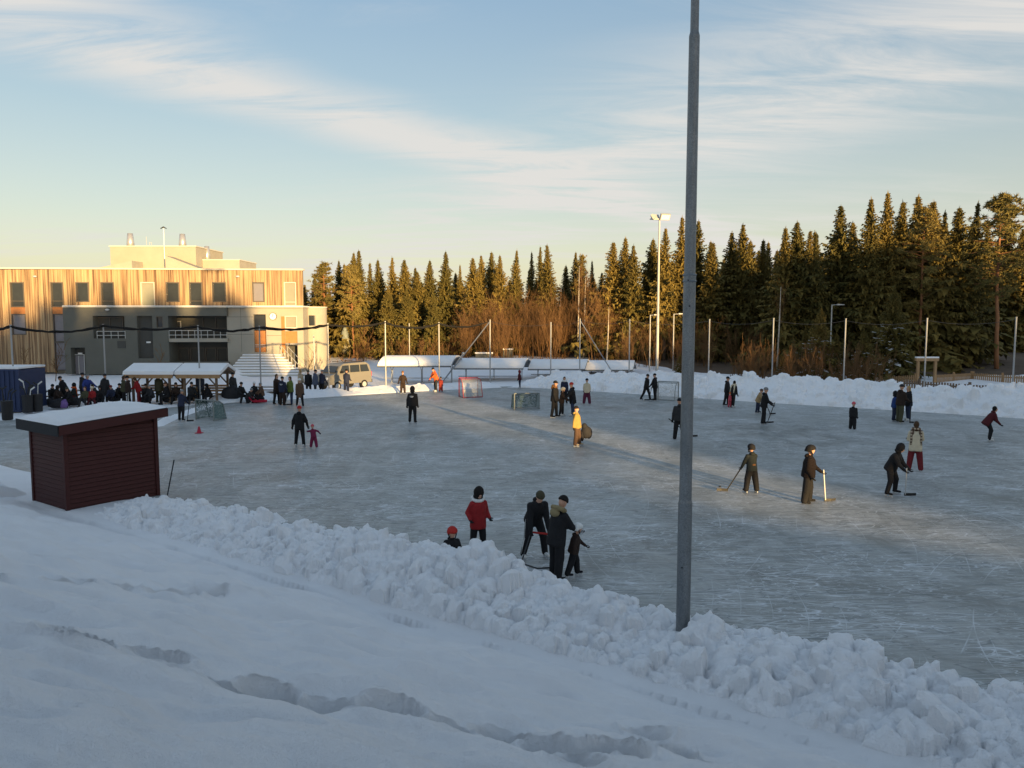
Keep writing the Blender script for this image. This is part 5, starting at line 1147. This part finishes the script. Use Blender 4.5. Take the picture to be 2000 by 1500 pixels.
    for s, (a, o, bd) in zip((-1, 1), arms):
        so = P0 + up * (.244 * H) + rt * (s * sh); d1 = dirv(a, o, s); el = so + d1 * .155 * H; d2 = dirv(a + bd, o * .4 - (6 if bd > 25 else 0), s); wr = el + d2 * .14 * H
        b.capsule(so, el, .046 * H * (pf * .5 + .5), .040 * H * (pf * .5 + .5), 0); b.capsule(el, wr, .039 * H * (pf * .5 + .5), .031 * H, 0); hands.append((wr, d2, s))
    raw = b.mesh('raw', [cm('black')] * 3); raw.polygons.foreach_set('material_index', b.m)
    jm = QUILT if quilt else cm(jacket)
    body = bpy.data.objects.new('body', raw); C.objects.link(body); body.parent = root
    dist = p.y; vx = voxel or (.016 if dist < 24 else .021 if dist < 33 else .028)
    md = body.modifiers.new('r', 'REMESH'); md.mode = 'VOXEL'; md.voxel_size = vx * (1 if H > 1.2 else .75); md.use_smooth_shade = True
    m2 = body.modifiers.new('s', 'SMOOTH'); m2.factor = .5; m2.iterations = 2
    PEND.append((body, b, [jm, cm(pants), cm('skin')]))
    def child(name, bb, m, smooth=True): return bb.build(name, m, root, smooth=smooth, world=False)
    # gloves
    for wr, d2, s in hands:
        key = (glove, s)
        if key not in GLV:
            g = glove_mesh(); g.v = [(x * -s, y, z) for x, y, z in g.v]
            if s > 0: g.f = [f[::-1] for f in g.f]
            GLV[key] = g.mesh('glove', cm(glove), smooth=True)
        o = bpy.data.objects.new('glove', GLV[key]); C.objects.link(o); o.parent = root; z = -d2; y = (Vector((0, 1, 0)) - z * z.y); y = y.normalized() if y.length > .2 else Vector((0, 0, 1)); x = y.cross(z).normalized(); y = z.cross(x)
        o.matrix_local = Matrix.Translation(wr) @ Matrix((x, y, z)).transposed().to_4x4() @ Matrix.Scale(H / 1.7 * (1.1 + .15 * kid), 4)
    # footwear
    for an, d2, s in feet:
        f = Vector((s * .12, 1, 0)).normalized(); r_ = Vector((f.y, -f.x, 0)); k = H / 1.7 * (1 + .1 * kid); bb = MB(); zt = an.z
        base_z = an.z - (.012 * H + .05 + (.055 if sk else 0)) if pz is None else an.z - .07
        ft = Vector((an.x, an.y, base_z + (.055 if sk else 0)))
        bb.capsule(ft + Vector((0, 0, .045)) - f * .03 * k, ft + Vector((0, 0, .035)) + f * .15 * k, .046 * k, .036 * k, n=10); bb.capsule(ft + Vector((0, 0, .06)) - f * .02 * k, an + Vector((0, 0, .06 * k)), .048 * k, .046 * k, n=10)
        c = dict(skate_b='black', skate_w='white', skate_c='beige', boot='black', boot_g='grey', boot_br='brown')[shoes]; o = child('skate' if sk else 'boot', bb, cm(c))
        if sk:
            bb = MB()
            for t in (-.03, .11): bb.bar(ft + f * t * k + Vector((0, 0, .012)), ft + f * t * k + Vector((0, 0, -.03)), .03, .05)
            bb.bar(ft + f * -.06 * k + Vector((0, 0, -.038)), ft + f * .19 * k + Vector((0, 0, -.038)), .006, .03); x = bb.build('blade', cm('steel'), o, world=False)
    # headwear / hair
    HM = lambda v: hc + HT @ Vector(v)
    e = .069 * H * hs
    if hair:
        bb = MB(); bb.ell(HM((0, -.22 * e, .18 * e)), (.74 * e, .82 * e, .98 * e), HT)
        if hair in ('blond', 'brownhair', 'blackhair') and not hat == 'hood': bb.ell(HM((0, -.62 * e, -.85 * e)), (.55 * e, .34 * e, 1.1 * e), HT)
        child('hair', bb, cm(hair))
    if hat in ('beanie', 'pompom', 'cap'):
        bb = MB(); rg = []
        for zz, rr in ((.12, .80), (.16, .85), (.42, .85), (.46, .80), (.75, .70), (.98, .48), (1.10, .22), (1.13, .03)): rg.append([HM((math.cos(t) * rr * e * .92, math.sin(t) * rr * e * 1.08 - .05 * e, zz * e)) for t in [2 * math.pi * k / 14 for k in range(14)]])
        bb.rings(rg)
        if hat == 'cap': bb.ell(HM((0, .95 * e, .22 * e)), (.5 * e, .5 * e, .06 * e), HT)
        o = child('cap' if hat == 'cap' else 'beanie', bb, cm(hatc))
        if hat == 'pompom': bb = MB(); bb.ell(HM((0, 0, 1.3 * e)), (.28 * e,) * 3); bb.build('pompom', cm(hatc), o, smooth=True, world=False)
    elif hat == 'helmet':
        bb = MB(); rg = []
        for zz, rr, yo in ((-.35, .86, -.34), (-.1, .95, -.22), (.25, 1.0, -.05), (.6, .95, 0), (.9, .74, 0), (1.12, .42, 0), (1.2, .04, 0)): rg.append([HM((math.cos(t) * rr * e * .95, (math.sin(t) * rr * 1.1 + yo) * e if math.sin(t) < 0 or zz > .1 else (math.sin(t) * rr * (.2 if zz < 0 else 1.0)) * e, zz * e)) for t in [2 * math.pi * k / 16 for k in range(16)]])
        bb.rings(rg); o = child('helmet', bb, cm(hatc)); bb = MB(); bb.tube([HM((-.8 * e, .1 * e, -.2 * e)), HM((-.5 * e, .45 * e, -.95 * e)), HM((.5 * e, .45 * e, -.95 * e)), HM((.8 * e, .1 * e, -.2 * e))], .012 * H, 5); bb.build('chin_strap', cm('black'), o, world=False)
        if hatc == 'white':
            bb = MB()
            for q in range(4): zz = -.1 - q * .25; bb.tube([HM((math.cos(t) * .8 * e, (.35 + math.sin(t) * .85) * e, zz * e)) for t in np.linspace(.2, math.pi - .2, 7)], .006 * H, 4)
            bb.build('face_cage', cm('steel'), o, world=False)
    elif hat == 'hood':
        bb = MB(); bb.ell(HM((0, -.22 * e, .12 * e)), (.98 * e, 1.0 * e, 1.22 * e), HT); bb.ell(HM((0, -.3 * e, -.8 * e)), (.95 * e, .85 * e, .6 * e), HT); child('hood', bb, cm(hatc))
    if not fur and not scarf and hat != 'hood':
        bb = MB(); bb.ell(neck - fw * .055 * H - up * .012 * H, (.062 * H, .040 * H, .038 * H), T); bb.ell(neck - fw * .045 * H + up * .012 * H, (.05 * H, .03 * H, .022 * H), T); child('folded_hood', bb, jm)
    if fur:
        bb = MB(); n = 14; pts = [neck + rt * (math.cos(t) * .082 * H) + fw * (math.sin(t) * .062 * H - .022 * H) + up * (.012 * H + .022 * H * -math.sin(t)) for t in [2 * math.pi * k / n for k in range(n + 1)]]; bb.tube(pts, [.026 * H * random.uniform(.85, 1.25) for _ in pts], 8); bb.ell(neck - fw * .075 * H - up * .03 * H, (.07 * H, .045 * H, .055 * H)); child('fur_trim', bb, cm(fur))
    if scarf:
        bb = MB(); n = 12; pts = [neck + rt * (math.cos(t) * .06 * H) + fw * (math.sin(t) * .06 * H) + up * .02 * H for t in [2 * math.pi * k / n for k in range(n + 1)]]; bb.tube(pts, .032 * H, 8)
        for s in (-1, 1): q = neck + rt * (s * .075 * H) - fw * .078 * H; bb.hexa([q - up * .30 * H - rt * .035 * H, q - up * .30 * H + rt * .035 * H, q - up * .30 * H + rt * .035 * H + fw * .015 * H, q - up * .30 * H - rt * .035 * H + fw * .015 * H], [q - rt * .03 * H, q + rt * .03 * H, q + rt * .03 * H + fw * .03 * H, q - rt * .03 * H + fw * .03 * H])
        child('scarf', bb, cm(scarf))
    if stripe:
        for s in (-1, 1):
            hip, kn, an = (v + off for v in lm[s]); bb = MB(); o_ = Vector((s * 1, .2, 0)).normalized(); bb.bar(hip + o_ * .058 * H, kn + o_ * .047 * H, .006, .022 * H); bb.bar(kn + o_ * .047 * H, an + o_ * .037 * H, .006, .02 * H); child('trouser_stripe', bb, cm(stripe))
    if backprint:
        for q, (w, zz) in enumerate(((.055, .215), (.05, .198), (.03, .182))):
            bb = MB(); c = P0 + up * (zz * H) - fw * (.0785 * H * pf); bb.bar(c - rt * w * H, c + rt * w * H, .008, .011 * H, up=tuple(up)); child('back_print', bb, cm('white'))
    if backpatch:
        bb = MB(); c = P0 + up * (.06 * H) - fw * (.074 * H * pf); bb.ell(c, (.045 * H, .012 * H, .03 * H), T); child('back_patch', bb, cm(backpatch))
    root['_h'] = H
    M4 = Matrix.Translation(root.location) @ Matrix.Rotation(R(heading + 180), 4, 'Z')
    return root, [M4 @ (w + d * .09 * H / 1.7) for w, d, s in hands]
def stick(hand, px, py, label, bdir=None, up_ext=.25, pale=False, z=0.0):
    g = gnd(px, py, z); hand = Vector(hand); d = (hand - g).normalized(); top = hand + d * up_ext
    t = thing('hockey_stick', label, 'hockey stick', (g.x, g.y, z))
    b = MB(); b.bar(g + Vector((0, 0, .04)), top, .024, .032); b.build('shaft', M['stick_w' if pale else 'stick'], t)
    bd = Vector((bdir[0], bdir[1], 0)).normalized() if bdir else Vector((-d.x, -d.y, 0)).normalized()
    b = MB(); q0 = g + Vector((0, 0, .035)) - bd * .03; q1 = g + bd * .16 + Vector((0, 0, .04)); q2 = g + bd * .30 + Vector((-bd.y * .03, bd.x * .03, .045)); b.bar(q0, q1, .018, .07); b.bar(q1 - bd * .004, q2, .017, .068); b.build('stick_blade', M['stick'], t)

A0 = ((4, 8, 12), (4, 8, 12))
# --- the nearest group by the bank
person('seated child in red helmet and dark jacket peeking over the near bank', 882, 1098, 1.18, 25, 'black', 'black', 'helmet', 'redhat', kid=.8, shoes='boot', legs=((82, 12, 10), (82, 12, 10)), pz=.14, arms=((20, 14, 40), (20, 14, 40)), puff=1.2, head=10)
person('girl in red hip-length coat and black hood with hands in pockets', 934, 1080, 1.42, 25, 'red', 'black', 'hood', 'blackhair', shoes='boot_g', arms=((-22, 20, 78), (-22, 20, 78)), hem=.13, puff=1.08, head=16, kid=.3, fur='white', lean=3)
_, h1 = person('skater in black hoodie bent over a metal skating frame', 1042, 1088, 1.64, 18, 'black', 'black', 'beanie', 'hatbrown', lean=38, head=12, arms=((8, 6, 14), (10, 6, 10)), legs=((26, 10, 34), (20, 13, 30)), stripe='white', puff=1.08, shoes='skate_w')
person('dark-clad adult with beige fur hood trim bending to a small child', 1087, 1131, 1.66, 128, 'black', 'black', 'beanie', 'blackhair', shoes='boot', lean=9, head=26, fur='fur', arms=((34, 6, 26), (34, 6, 26)), hem=.11, puff=1.08, wide=1.15, legs=((6, 4, 8), (-4, 4, 6)))
person('toddler in white caged helmet and dark suit held by an adult', 1120, 1129, .98, 95, 'darkbrown', 'black', 'helmet', 'white', kid=.9, lean=12, arms=((40, 10, 10), (-20, 20, 10)), legs=((16, 4, 10), (-14, 4, 6)), wide=1.2)
def frame_aid():
    f0, f1 = gnd(1018, 1102), gnd(1079, 1110); t = thing('skating_frame', 'tubular metal skating aid on the ice under the bent skater', 'skating aid', (f0.x, f0.y, 0))
    c = (h1[0] + h1[1]) / 2; b = MB(); a = Vector((f0.x, f0.y, .02)); e = Vector((f1.x, f1.y, .02)); tl = c + (a - e).normalized() * .2; tr = c - (a - e).normalized() * .2
    b.tube([a, tl, tr, e], .016, 6); b.build('upright_frame', M['darksteel'], t)
    m = gnd(1050, 1112); b = MB(); b.tube([a, Vector((m.x, m.y, .02)), e], .016, 6); b.build('runner', M['darksteel'], t); b = MB(); b.tube([tl.lerp(tr, -.1), tl.lerp(tr, 1.1)], .022, 8); b.build('grip', cm('redhat'), t)
frame_aid()
# --- players on the right
_, h = person('boy in black helmet and grey-green jacket seen from behind with stick', 1467, 963, 1.34, 195, 'greygreen', 'black', 'helmet', 'black', kid=.4, arms=((22, 14, 10), (26, 6, 20)), wide=1.3, lean=6, legs=((4, 8, 4), (-2, 8, 4)), backpatch='furbrown', shoes='skate_b')
stick(h[0], 1420, 959, 'dark hockey stick of the boy in the grey-green jacket', (-1, .1))
b = MB(); g = gnd(1406, 951); b.tube([(g.x, g.y, .002), (g.x, g.y, .028)], .04, 14); tag(b.build('puck', M['black']), 'black puck lying near the grey-green jacketed boy\'s stick', 'puck')
_, h = person('boy in black helmet and quilted brown puffer jacket', 1577, 981, 1.58, 62, 'darkbrown', 'black', 'helmet', 'black', kid=.2, arms=((24, 10, 30), (-4, 14, 32)), wide=1.35, quilt=True, puff=1.16, legs=((3, 7, 4), (-3, 7, 4)), turn=-10, shoes='boot')
stick(h[0], 1612, 979, 'pale-shafted hockey stick of the boy in the quilted jacket', (1, .05), .12, True)
_, h = person('player in black hoodie leaning over a stick with legs apart', 1738, 967, 1.52, 42, 'black', 'black', 'hood', 'black', kid=.15, lean=24, head=10, arms=((24, 8, 22), (30, 4, 18)), legs=((14, 14, 22), (12, 14, 22)), puff=1.12, shoes='skate_b')
stick(h[1], 1768, 968, 'pale hockey stick of the leaning player in the black hoodie', (1, -.1), .15, True)
person('girl in cream jacket with plaid scarf, grey beanie and red trousers', 1786, 921, 1.62, 158, 'cream', 'darkred', 'beanie', 'grey', hair='brownhair', scarf='plaid', arms=((20, 10, 60), (30, 12, 66)), hem=.12, puff=1.1, wide=1.25, legs=((3, 7, 4), (-3, 7, 4)), shoes='skate_w')
person('skater in maroon jacket gliding bent forward on white skates', 1926, 862, 1.52, 84, 'maroon', 'black', None, hair='blackhair', lean=36, head=-18, arms=((30, 8, 20), (14, 8, 30)), legs=((36, 3, 42), (22, 3, 34)), shoes='skate_w', hem=.10, puff=1.08)
person('small child in black suit with red-pink hat alone near the bank', 1665, 838, 1.20, 140, 'black', 'black', 'beanie', 'pink', kid=.7, wide=1.3, puff=1.15, lean=7, shoes='boot')
person('child in royal blue suit and dark hood beside the tall olive-clad man', 1746, 823, 1.40, 80, 'royal', 'navy', 'hood', 'black', kid=.4, wide=1.25, puff=1.1)
_, h = person('tall man in dark olive clothes and beanie in a group by the bank', 1757, 826, 1.84, 105, 'darkbrown', 'olive', 'beanie', 'charcoal', arms=((26, 8, 50), (18, 10, 40)), wide=1.2, puff=1.12, shoes='skate_b')
stick(h[1], 1777, 826, 'hockey stick held by the tall olive-clad man', (1, -.4))
person('blonde woman in black jacket and jeans facing the olive-clad man', 1773, 822, 1.68, -82, 'black', 'jeans', None, hair='blond', arms=((10, 8, 40), (6, 8, 20)), hem=.10, puff=1.06, shoes='skate_w')
_, h = person('man in black with grey beanie pushing a stick upright', 1491, 829, 1.74, 88, 'black', 'black', 'beanie', 'grey', lean=7, arms=((30, 6, 30), (20, 6, 30)), legs=((8, 3, 8), (-4, 3, 6)), wide=1.1)
stick(h[1], 1499, 826, 'upright hockey stick of the man with the grey beanie', (1, 0))
_, h = person('child in tan vest and navy trousers behind the grey-beanie man', 1480, 808, 1.26, 60, 'sand', 'navy', 'beanie', 'brown', kid=.5, lean=20, arms=((30, 8, 20), (30, 8, 20)), puff=1.12)
stick(h[1], 1504, 809, 'small hockey stick of the child in the tan vest', (1, 0))
person('dark-clad skater with black cap paired with a white-scarfed skater', 1419, 793, 1.66, 60, 'black', 'black', 'cap', 'black', arms=((10, 8, 20), (10, 8, 20)), legs=((6, 4, 6), (-6, 4, 6)))
person('skater in black with white scarf and white skates by the far bank', 1431, 796, 1.48, 120, 'black', 'black', None, hair='blackhair', lean=12, scarf='cream', shoes='skate_w', puff=1.1)
person('tiny child in pink suit between two dark-clad skaters', 1425, 796, .8, 40, 'pink', 'pink', 'beanie', 'orange', kid=1.0, shoes='boot')
_, h = person('person in charcoal jacket partly hidden by the thick pole', 1326, 858, 1.74, 178, 'charcoal', 'black', 'beanie', 'black', arms=((2, 14, 12), (30, 12, 18)), hem=.06, puff=1.15, legs=((3, 6, 3), (-3, 6, 3)), wide=1.15, shoes='boot')
stick(h[0], 1349, 853, 'hockey stick whose blade shows beside the thick pole', (1, 0))
person('teen in black striding towards a friend before the far goal', 1262, 783, 1.64, 55, 'black', 'black', 'beanie', 'blackhair', lean=8, legs=((20, 4, 10), (-18, 4, 10)), arms=((-18, 12, 14), (14, 8, 14)))
_, h = person('teen in black facing a striding friend before the far goal', 1279, 783, 1.64, -75, 'black', 'black', 'beanie', 'blackhair', arms=((20, 6, 20), (20, 6, 20)))
stick(h[0], 1268, 782, 'hockey stick of the teen in front of the far goal', (-1, 0))
# --- centre
person('youth in tan jacket and black beanie lit by low sun', 1127, 872, 1.56, 78, 'tan', 'brown', 'beanie', 'black', lean=-4, arms=((-6, 8, 12), (-16, 14, 10)), legs=((8, 4, 4), (-2, 4, 6)), wide=1.25, puff=1.08, shoes='skate_c', hem=.08)
p_ = gnd(1144, 868); b = MB(); z_ = .5
b.ell((p_.x, p_.y, z_), (.19, .13, .27), n=12, m=8); b.ell((p_.x + .12, p_.y + .02, z_ - .04), (.14, .12, .24), n=10, m=8); b.ell((p_.x - .14, p_.y, z_ - .12), (.09, .09, .26)); b.ell((p_.x - .06, p_.y, z_ + .22), (.12, .09, .14))
tag(b.build('carried_jacket', M['bagmat'], smooth=True), 'bundled black jacket hanging from the hand of the tan-jacketed youth', 'jacket')
person('man in black with brown fur hood talking in the centre group', 1083, 816, 1.86, 70, 'black', 'black', 'cap', 'black', fur='furbrown', puff=1.12, hem=.09, legs=((6, 5, 4), (-5, 5, 4)), shoes='skate_b')
person('child in cream helmet and dark brown jacket in the centre group', 1097, 813, 1.42, 72, 'darkbrown', 'black', 'helmet', 'cream', kid=.4, arms=((30, 6, 30), (36, 6, 20)), shoes='skate_w', lean=8)
person('person in red beanie and long black coat in the centre group', 1118, 813, 1.72, -82, 'black', 'jeans', 'beanie', 'redhat', arms=((34, 6, 20), (30, 6, 24)), hem=.16, puff=1.08, shoes='skate_w', lean=6)
person('skater in navy and white standing behind the centre group', 1102, 789, 1.56, 10, 'navy', 'black', None, hair='brownhair', scarf='white')
person('child in cream sweater and plum snow trousers seen from behind', 1146, 790, 1.46, 175, 'cream', 'purple', 'beanie', 'black', kid=.3, wide=1.4, legs=((2, 8, 2), (-2, 8, 2)), arms=((10, 10, 30), (10, 10, 30)))
person('child with dark red hood near the end of the curved shelters', 1015, 759, 1.24, -70, 'maroon', 'navy', 'hood', 'darkred', kid=.4, shoes='skate_w')
person('skater in black with white lettering on the back', 806, 827, 1.74, 172, 'black', 'black', 'hood', 'black', backprint=True, arms=((-4, 16, 8), (6, 8, 12)), legs=((6, 5, 4), (-6, 5, 6)), puff=1.06)
person('person in orange jacket reaching out beside a red-suited child', 852, 765, 1.68, -50, 'orange', 'charcoal', 'beanie', 'black', lean=24, arms=((50, 30, 10), (18, 14, 10)), legs=((14, 5, 16), (4, 5, 12)), shoes='skate_w', puff=1.08, hem=.10)
person('toddler in red suit next to the person in orange', 861, 765, .98, 10, 'suit', 'suit', 'beanie', 'black', kid=.9, wide=1.3, shoes='boot')
person('child in dark suit with orange-brown hat by the snow edge', 787, 769, 1.46, 5, 'darkbrown', 'darkbrown', 'cap', 'furbrown', kid=.3, arms=((4, 26, 14), (4, 26, 14)), wide=1.2)
person('woman in black with red beanie and white skates holding a toddler\'s hand', 586, 873, 1.58, 178, 'black', 'black', 'beanie', 'redhat', arms=((-4, 24, 8), (8, 24, 6)), shoes='skate_w', hem=.12, puff=1.08, legs=((2, 7, 3), (-2, 7, 3)))
person('toddler in magenta suit and pink hat led by the hand', 613, 874, .86, 190, 'magenta', 'magenta', 'beanie', 'pink', kid=1.0, arms=((70, 50, 10), (30, 62, 10)), legs=((8, 10, 8), (-4, 10, 6)), side=-8, wide=1.3, shoes='boot')
# --- spectators along the left edge
person('man in navy standing before the parked van', 677, 770, 1.68, 172, 'navy', 'navy', 'beanie', 'blackhair', arms=((14, 6, 50), (14, 6, 50)), shoes='boot')
_, h = person('player in navy jacket and grey hat with stick near the left goal', 355, 823, 1.52, 172, 'navy', 'black', 'beanie', 'grey', arms=((20, 10, 16), (30, 4, 18)), legs=((4, 5, 4), (-6, 5, 8)), lean=12, shoes='skate_b')
stick(h[1], 366, 823, 'hockey stick of the navy-jacketed player near the left goal', (1, 0))
_, h = person('tall long-haired person in dark clothes in the standing group', 541, 789, 1.78, 60, 'darkbrown', 'black', None, hair='brownhair', hem=.12, shoes='boot')
_, h = person('person in navy jacket with white band on the back', 552, 791, 1.68, 170, 'navy', 'darkbrown', 'beanie', 'blackhair', backprint=True, wide=1.2, shoes='boot')
stick(h[1], 560, 791, 'pale hockey stick beside the navy jacket with white band', (1, 0), .3, True)
person('person in green and grey jacket stepping sideways in the group', 568, 790, 1.66, -30, 'green', 'jeans', None, hair='brownhair', legs=((4, 2, 2), (10, 24, 4)), puff=1.1, shoes='boot')
person('person in long brown coat and white cap in the standing group', 586, 793, 1.62, 20, 'brown', 'black', 'cap', 'white', hem=.20, legs=((10, 6, 4), (-12, 6, 6)), shoes='boot')
person('onlooker in beige jacket behind the standing group', 587, 769, 1.66, 150, 'beige', 'brown', None, hair='blond', shoes='boot')
person('onlooker in bulky black jacket next to the bare sapling', 603, 770, 1.62, 10, 'black', 'black', 'beanie', 'olive', puff=1.2, shoes='boot')
person('onlooker in blue-grey parka and dark hat near the van', 616, 771, 1.68, 120, 'bluegrey', 'charcoal', 'beanie', 'blackhair', puff=1.15, hem=.12, shoes='boot')
person('onlooker in navy jacket leaning beside the van front', 629, 770, 1.64, 160, 'navy', 'black', 'cap', 'grey', arms=((20, 6, 40), (14, 10, 20)), shoes='boot')
person('lone bystander in long dark coat beside a big black bag', 455, 783, 1.76, 60, 'charcoal', 'black', 'cap', 'black', hem=.20, shoes='boot')
sit = dict(legs=((78, 10, 80), (78, 14, 80)), pz=.48, shoes='boot', arms=((24, 10, 40), (24, 10, 40)))
person('child in black sitting on the table bench near the red sled', 497, 783, 1.40, 30, 'black', 'black', 'beanie', 'white', kid=.3, **sit)
person('child in dark clothes crouching over skates near the red sled', 484, 787, 1.35, 70, 'charcoal', 'black', 'beanie', 'grey', kid=.3, legs=((78, 10, 100), (60, 14, 110)), pz=.30, lean=34, arms=((40, 8, 20), (40, 8, 20)), shoes='boot')
person('man in grey-blue jacket standing under the second picnic shelter', 393, 784, 1.74, 5, 'bluegrey', 'charcoal', None, hair='brownhair', arms=((12, 6, 60), (12, 6, 60)), shoes='boot')
person('person in olive-grey parka under the first picnic shelter', 311, 786, 1.74, 175, 'olive', 'olive', 'beanie', 'olive', puff=1.2, hem=.12, shoes='boot')
person('person in bright red jacket bending by the first picnic shelter', 272, 789, 1.62, -70, 'red', 'darkred', None, hair='brownhair', lean=16, head=16, puff=1.15, arms=((26, 8, 40), (26, 8, 40)), shoes='boot')
person('person in brown-olive jacket in a pair behind the shed', 243, 790, 1.70, 120, 'olive', 'black', None, hair='brownhair', shoes='boot', puff=1.1)
person('person in dark jacket with pale sleeve stripe in a pair behind the shed', 252, 792, 1.74, -60, 'darkbrown', 'black', 'beanie', 'blackhair', shoes='boot', stripe='white')
person('person in long dark coat standing apart behind the shed', 206, 788, 1.78, 175, 'charcoal', 'black', 'beanie', 'charcoal', arms=((-2, 16, 6), (-2, 16, 6)), hem=.22, shoes='boot')
person('person in dark hat behind the one in the bright blue jacket', 162, 784, 1.76, 150, 'charcoal', 'black', 'cap', 'black', shoes='boot')
person('person in bright blue jacket leaning over the crowd at the table', 170, 787, 1.74, 60, 'blue', 'jeans', None, hair='grey', lean=16, arms=((10, 40, 50), (20, 30, 40)), puff=1.15, shoes='boot')
person('broad person in black bent over the crowded table', 128, 790, 1.72, -60, 'black', 'black', 'beanie', 'charcoal', lean=20, puff=1.3, hem=.12, shoes='boot')
person('seated person in dark green with orange scarf at the crowded table', 147, 790, 1.62, -50, 'greygreen', 'maroon', 'hood', 'black', scarf='orange', **sit)
person('seated child in olive with brown hair near the blue jacket', 168, 795, 1.4, 0, 'olive', 'charcoal', None, hair='brownhair', kid=.3, **sit)
person('seated child in red jacket and cream hat near the blue jacket', 181, 794, 1.35, 20, 'red', 'maroon', 'beanie', 'cream', kid=.3, **sit)

r6 = random.Random(6)
for i, (px, py, jk, ht, hc_, hd, seat) in enumerate(((103, 790, 'black', 'beanie', 'charcoal', 40, 1), (112, 794, 'darkbrown', 'hood', 'black', 80, 1), (138, 795, 'black', 'beanie', 'olive', -30, 1), (190, 789, 'charcoal', 'beanie', 'black', -60, 1), (198, 792, 'black', 'hood', 'black', 20, 1), (220, 790, 'navy', 'beanie', 'darkred', 10, 1), (232, 789, 'black', 'cap', 'black', 60, 1), (285, 788, 'black', 'beanie', 'black', 30, 1), (297, 789, 'charcoal', 'beanie', 'grey', -20, 1), (328, 787, 'black', 'beanie', 'brown', -60, 1), (345, 786, 'darkbrown', 'beanie', 'black', 20, 1), (374, 786, 'charcoal', 'beanie', 'black', 40, 1), (410, 786, 'black', 'hood', 'black', -40, 1), (469, 786, 'black', 'beanie', 'black', 60, 1), (512, 785, 'brown', 'beanie', 'grey', -50, 1))):
    labs = ['seated onlooker in black at the container end of the crowd', 'hunched seated onlooker in dark brown hood at the crowded table', 'seated onlooker in black with olive hat beside the orange scarf wearer', 'seated onlooker in charcoal jacket next to the long dark coat', 'hooded onlooker in black sitting by the long dark coat', 'seated onlooker in navy with dark red hat behind the shed roof', 'seated onlooker with black cap beside the standing pair', 'seated onlooker in black between the red jacket and olive parka', 'seated onlooker in charcoal with grey hat at the first shelter', 'seated onlooker in black with brown hat right of the olive parka', 'seated onlooker in dark brown jacket between the two shelters', 'seated onlooker in charcoal left of the grey-blue jacketed man', 'hooded onlooker in black sitting right of the grey-blue jacketed man', 'seated figure in black leaning on the big black bag', 'seated figure in brown jacket by the snow-topped picnic table']
    person(labs[i], px, py, r6.uniform(1.45, 1.7), hd, jk, 'black', ht, hc_, lean=r6.uniform(5, 25), puff=1.15, legs=((78, 10, 80), (78, 14, 80)), pz=.46, shoes='boot', arms=((24, 10, 40), (24, 10, 40)))
# the body surfaces are fused into one skin each
bpy.context.view_layer.update(); dg = bpy.context.evaluated_depsgraph_get()
for body, b, mats in PEND:
    me = bpy.data.meshes.new_from_object(body.evaluated_get(dg)); bv = BVHTree.FromPolygons(b.v, b.f)
    me.materials.clear()
    for m in mats: me.materials.append(m)
    idx = []
    for pl in me.polygons: r_ = bv.find_nearest(pl.center); idx.append(b.m[r_[2]] if r_[2] is not None else 0)
    me.polygons.foreach_set('material_index', idx); me.polygons.foreach_set('use_smooth', [True] * len(idx)); body.modifiers.clear(); old = body.data; body.data = me; bpy.data.meshes.remove(old)
for o in bpy.data.objects:
    if '_h' in o: del o['_h']
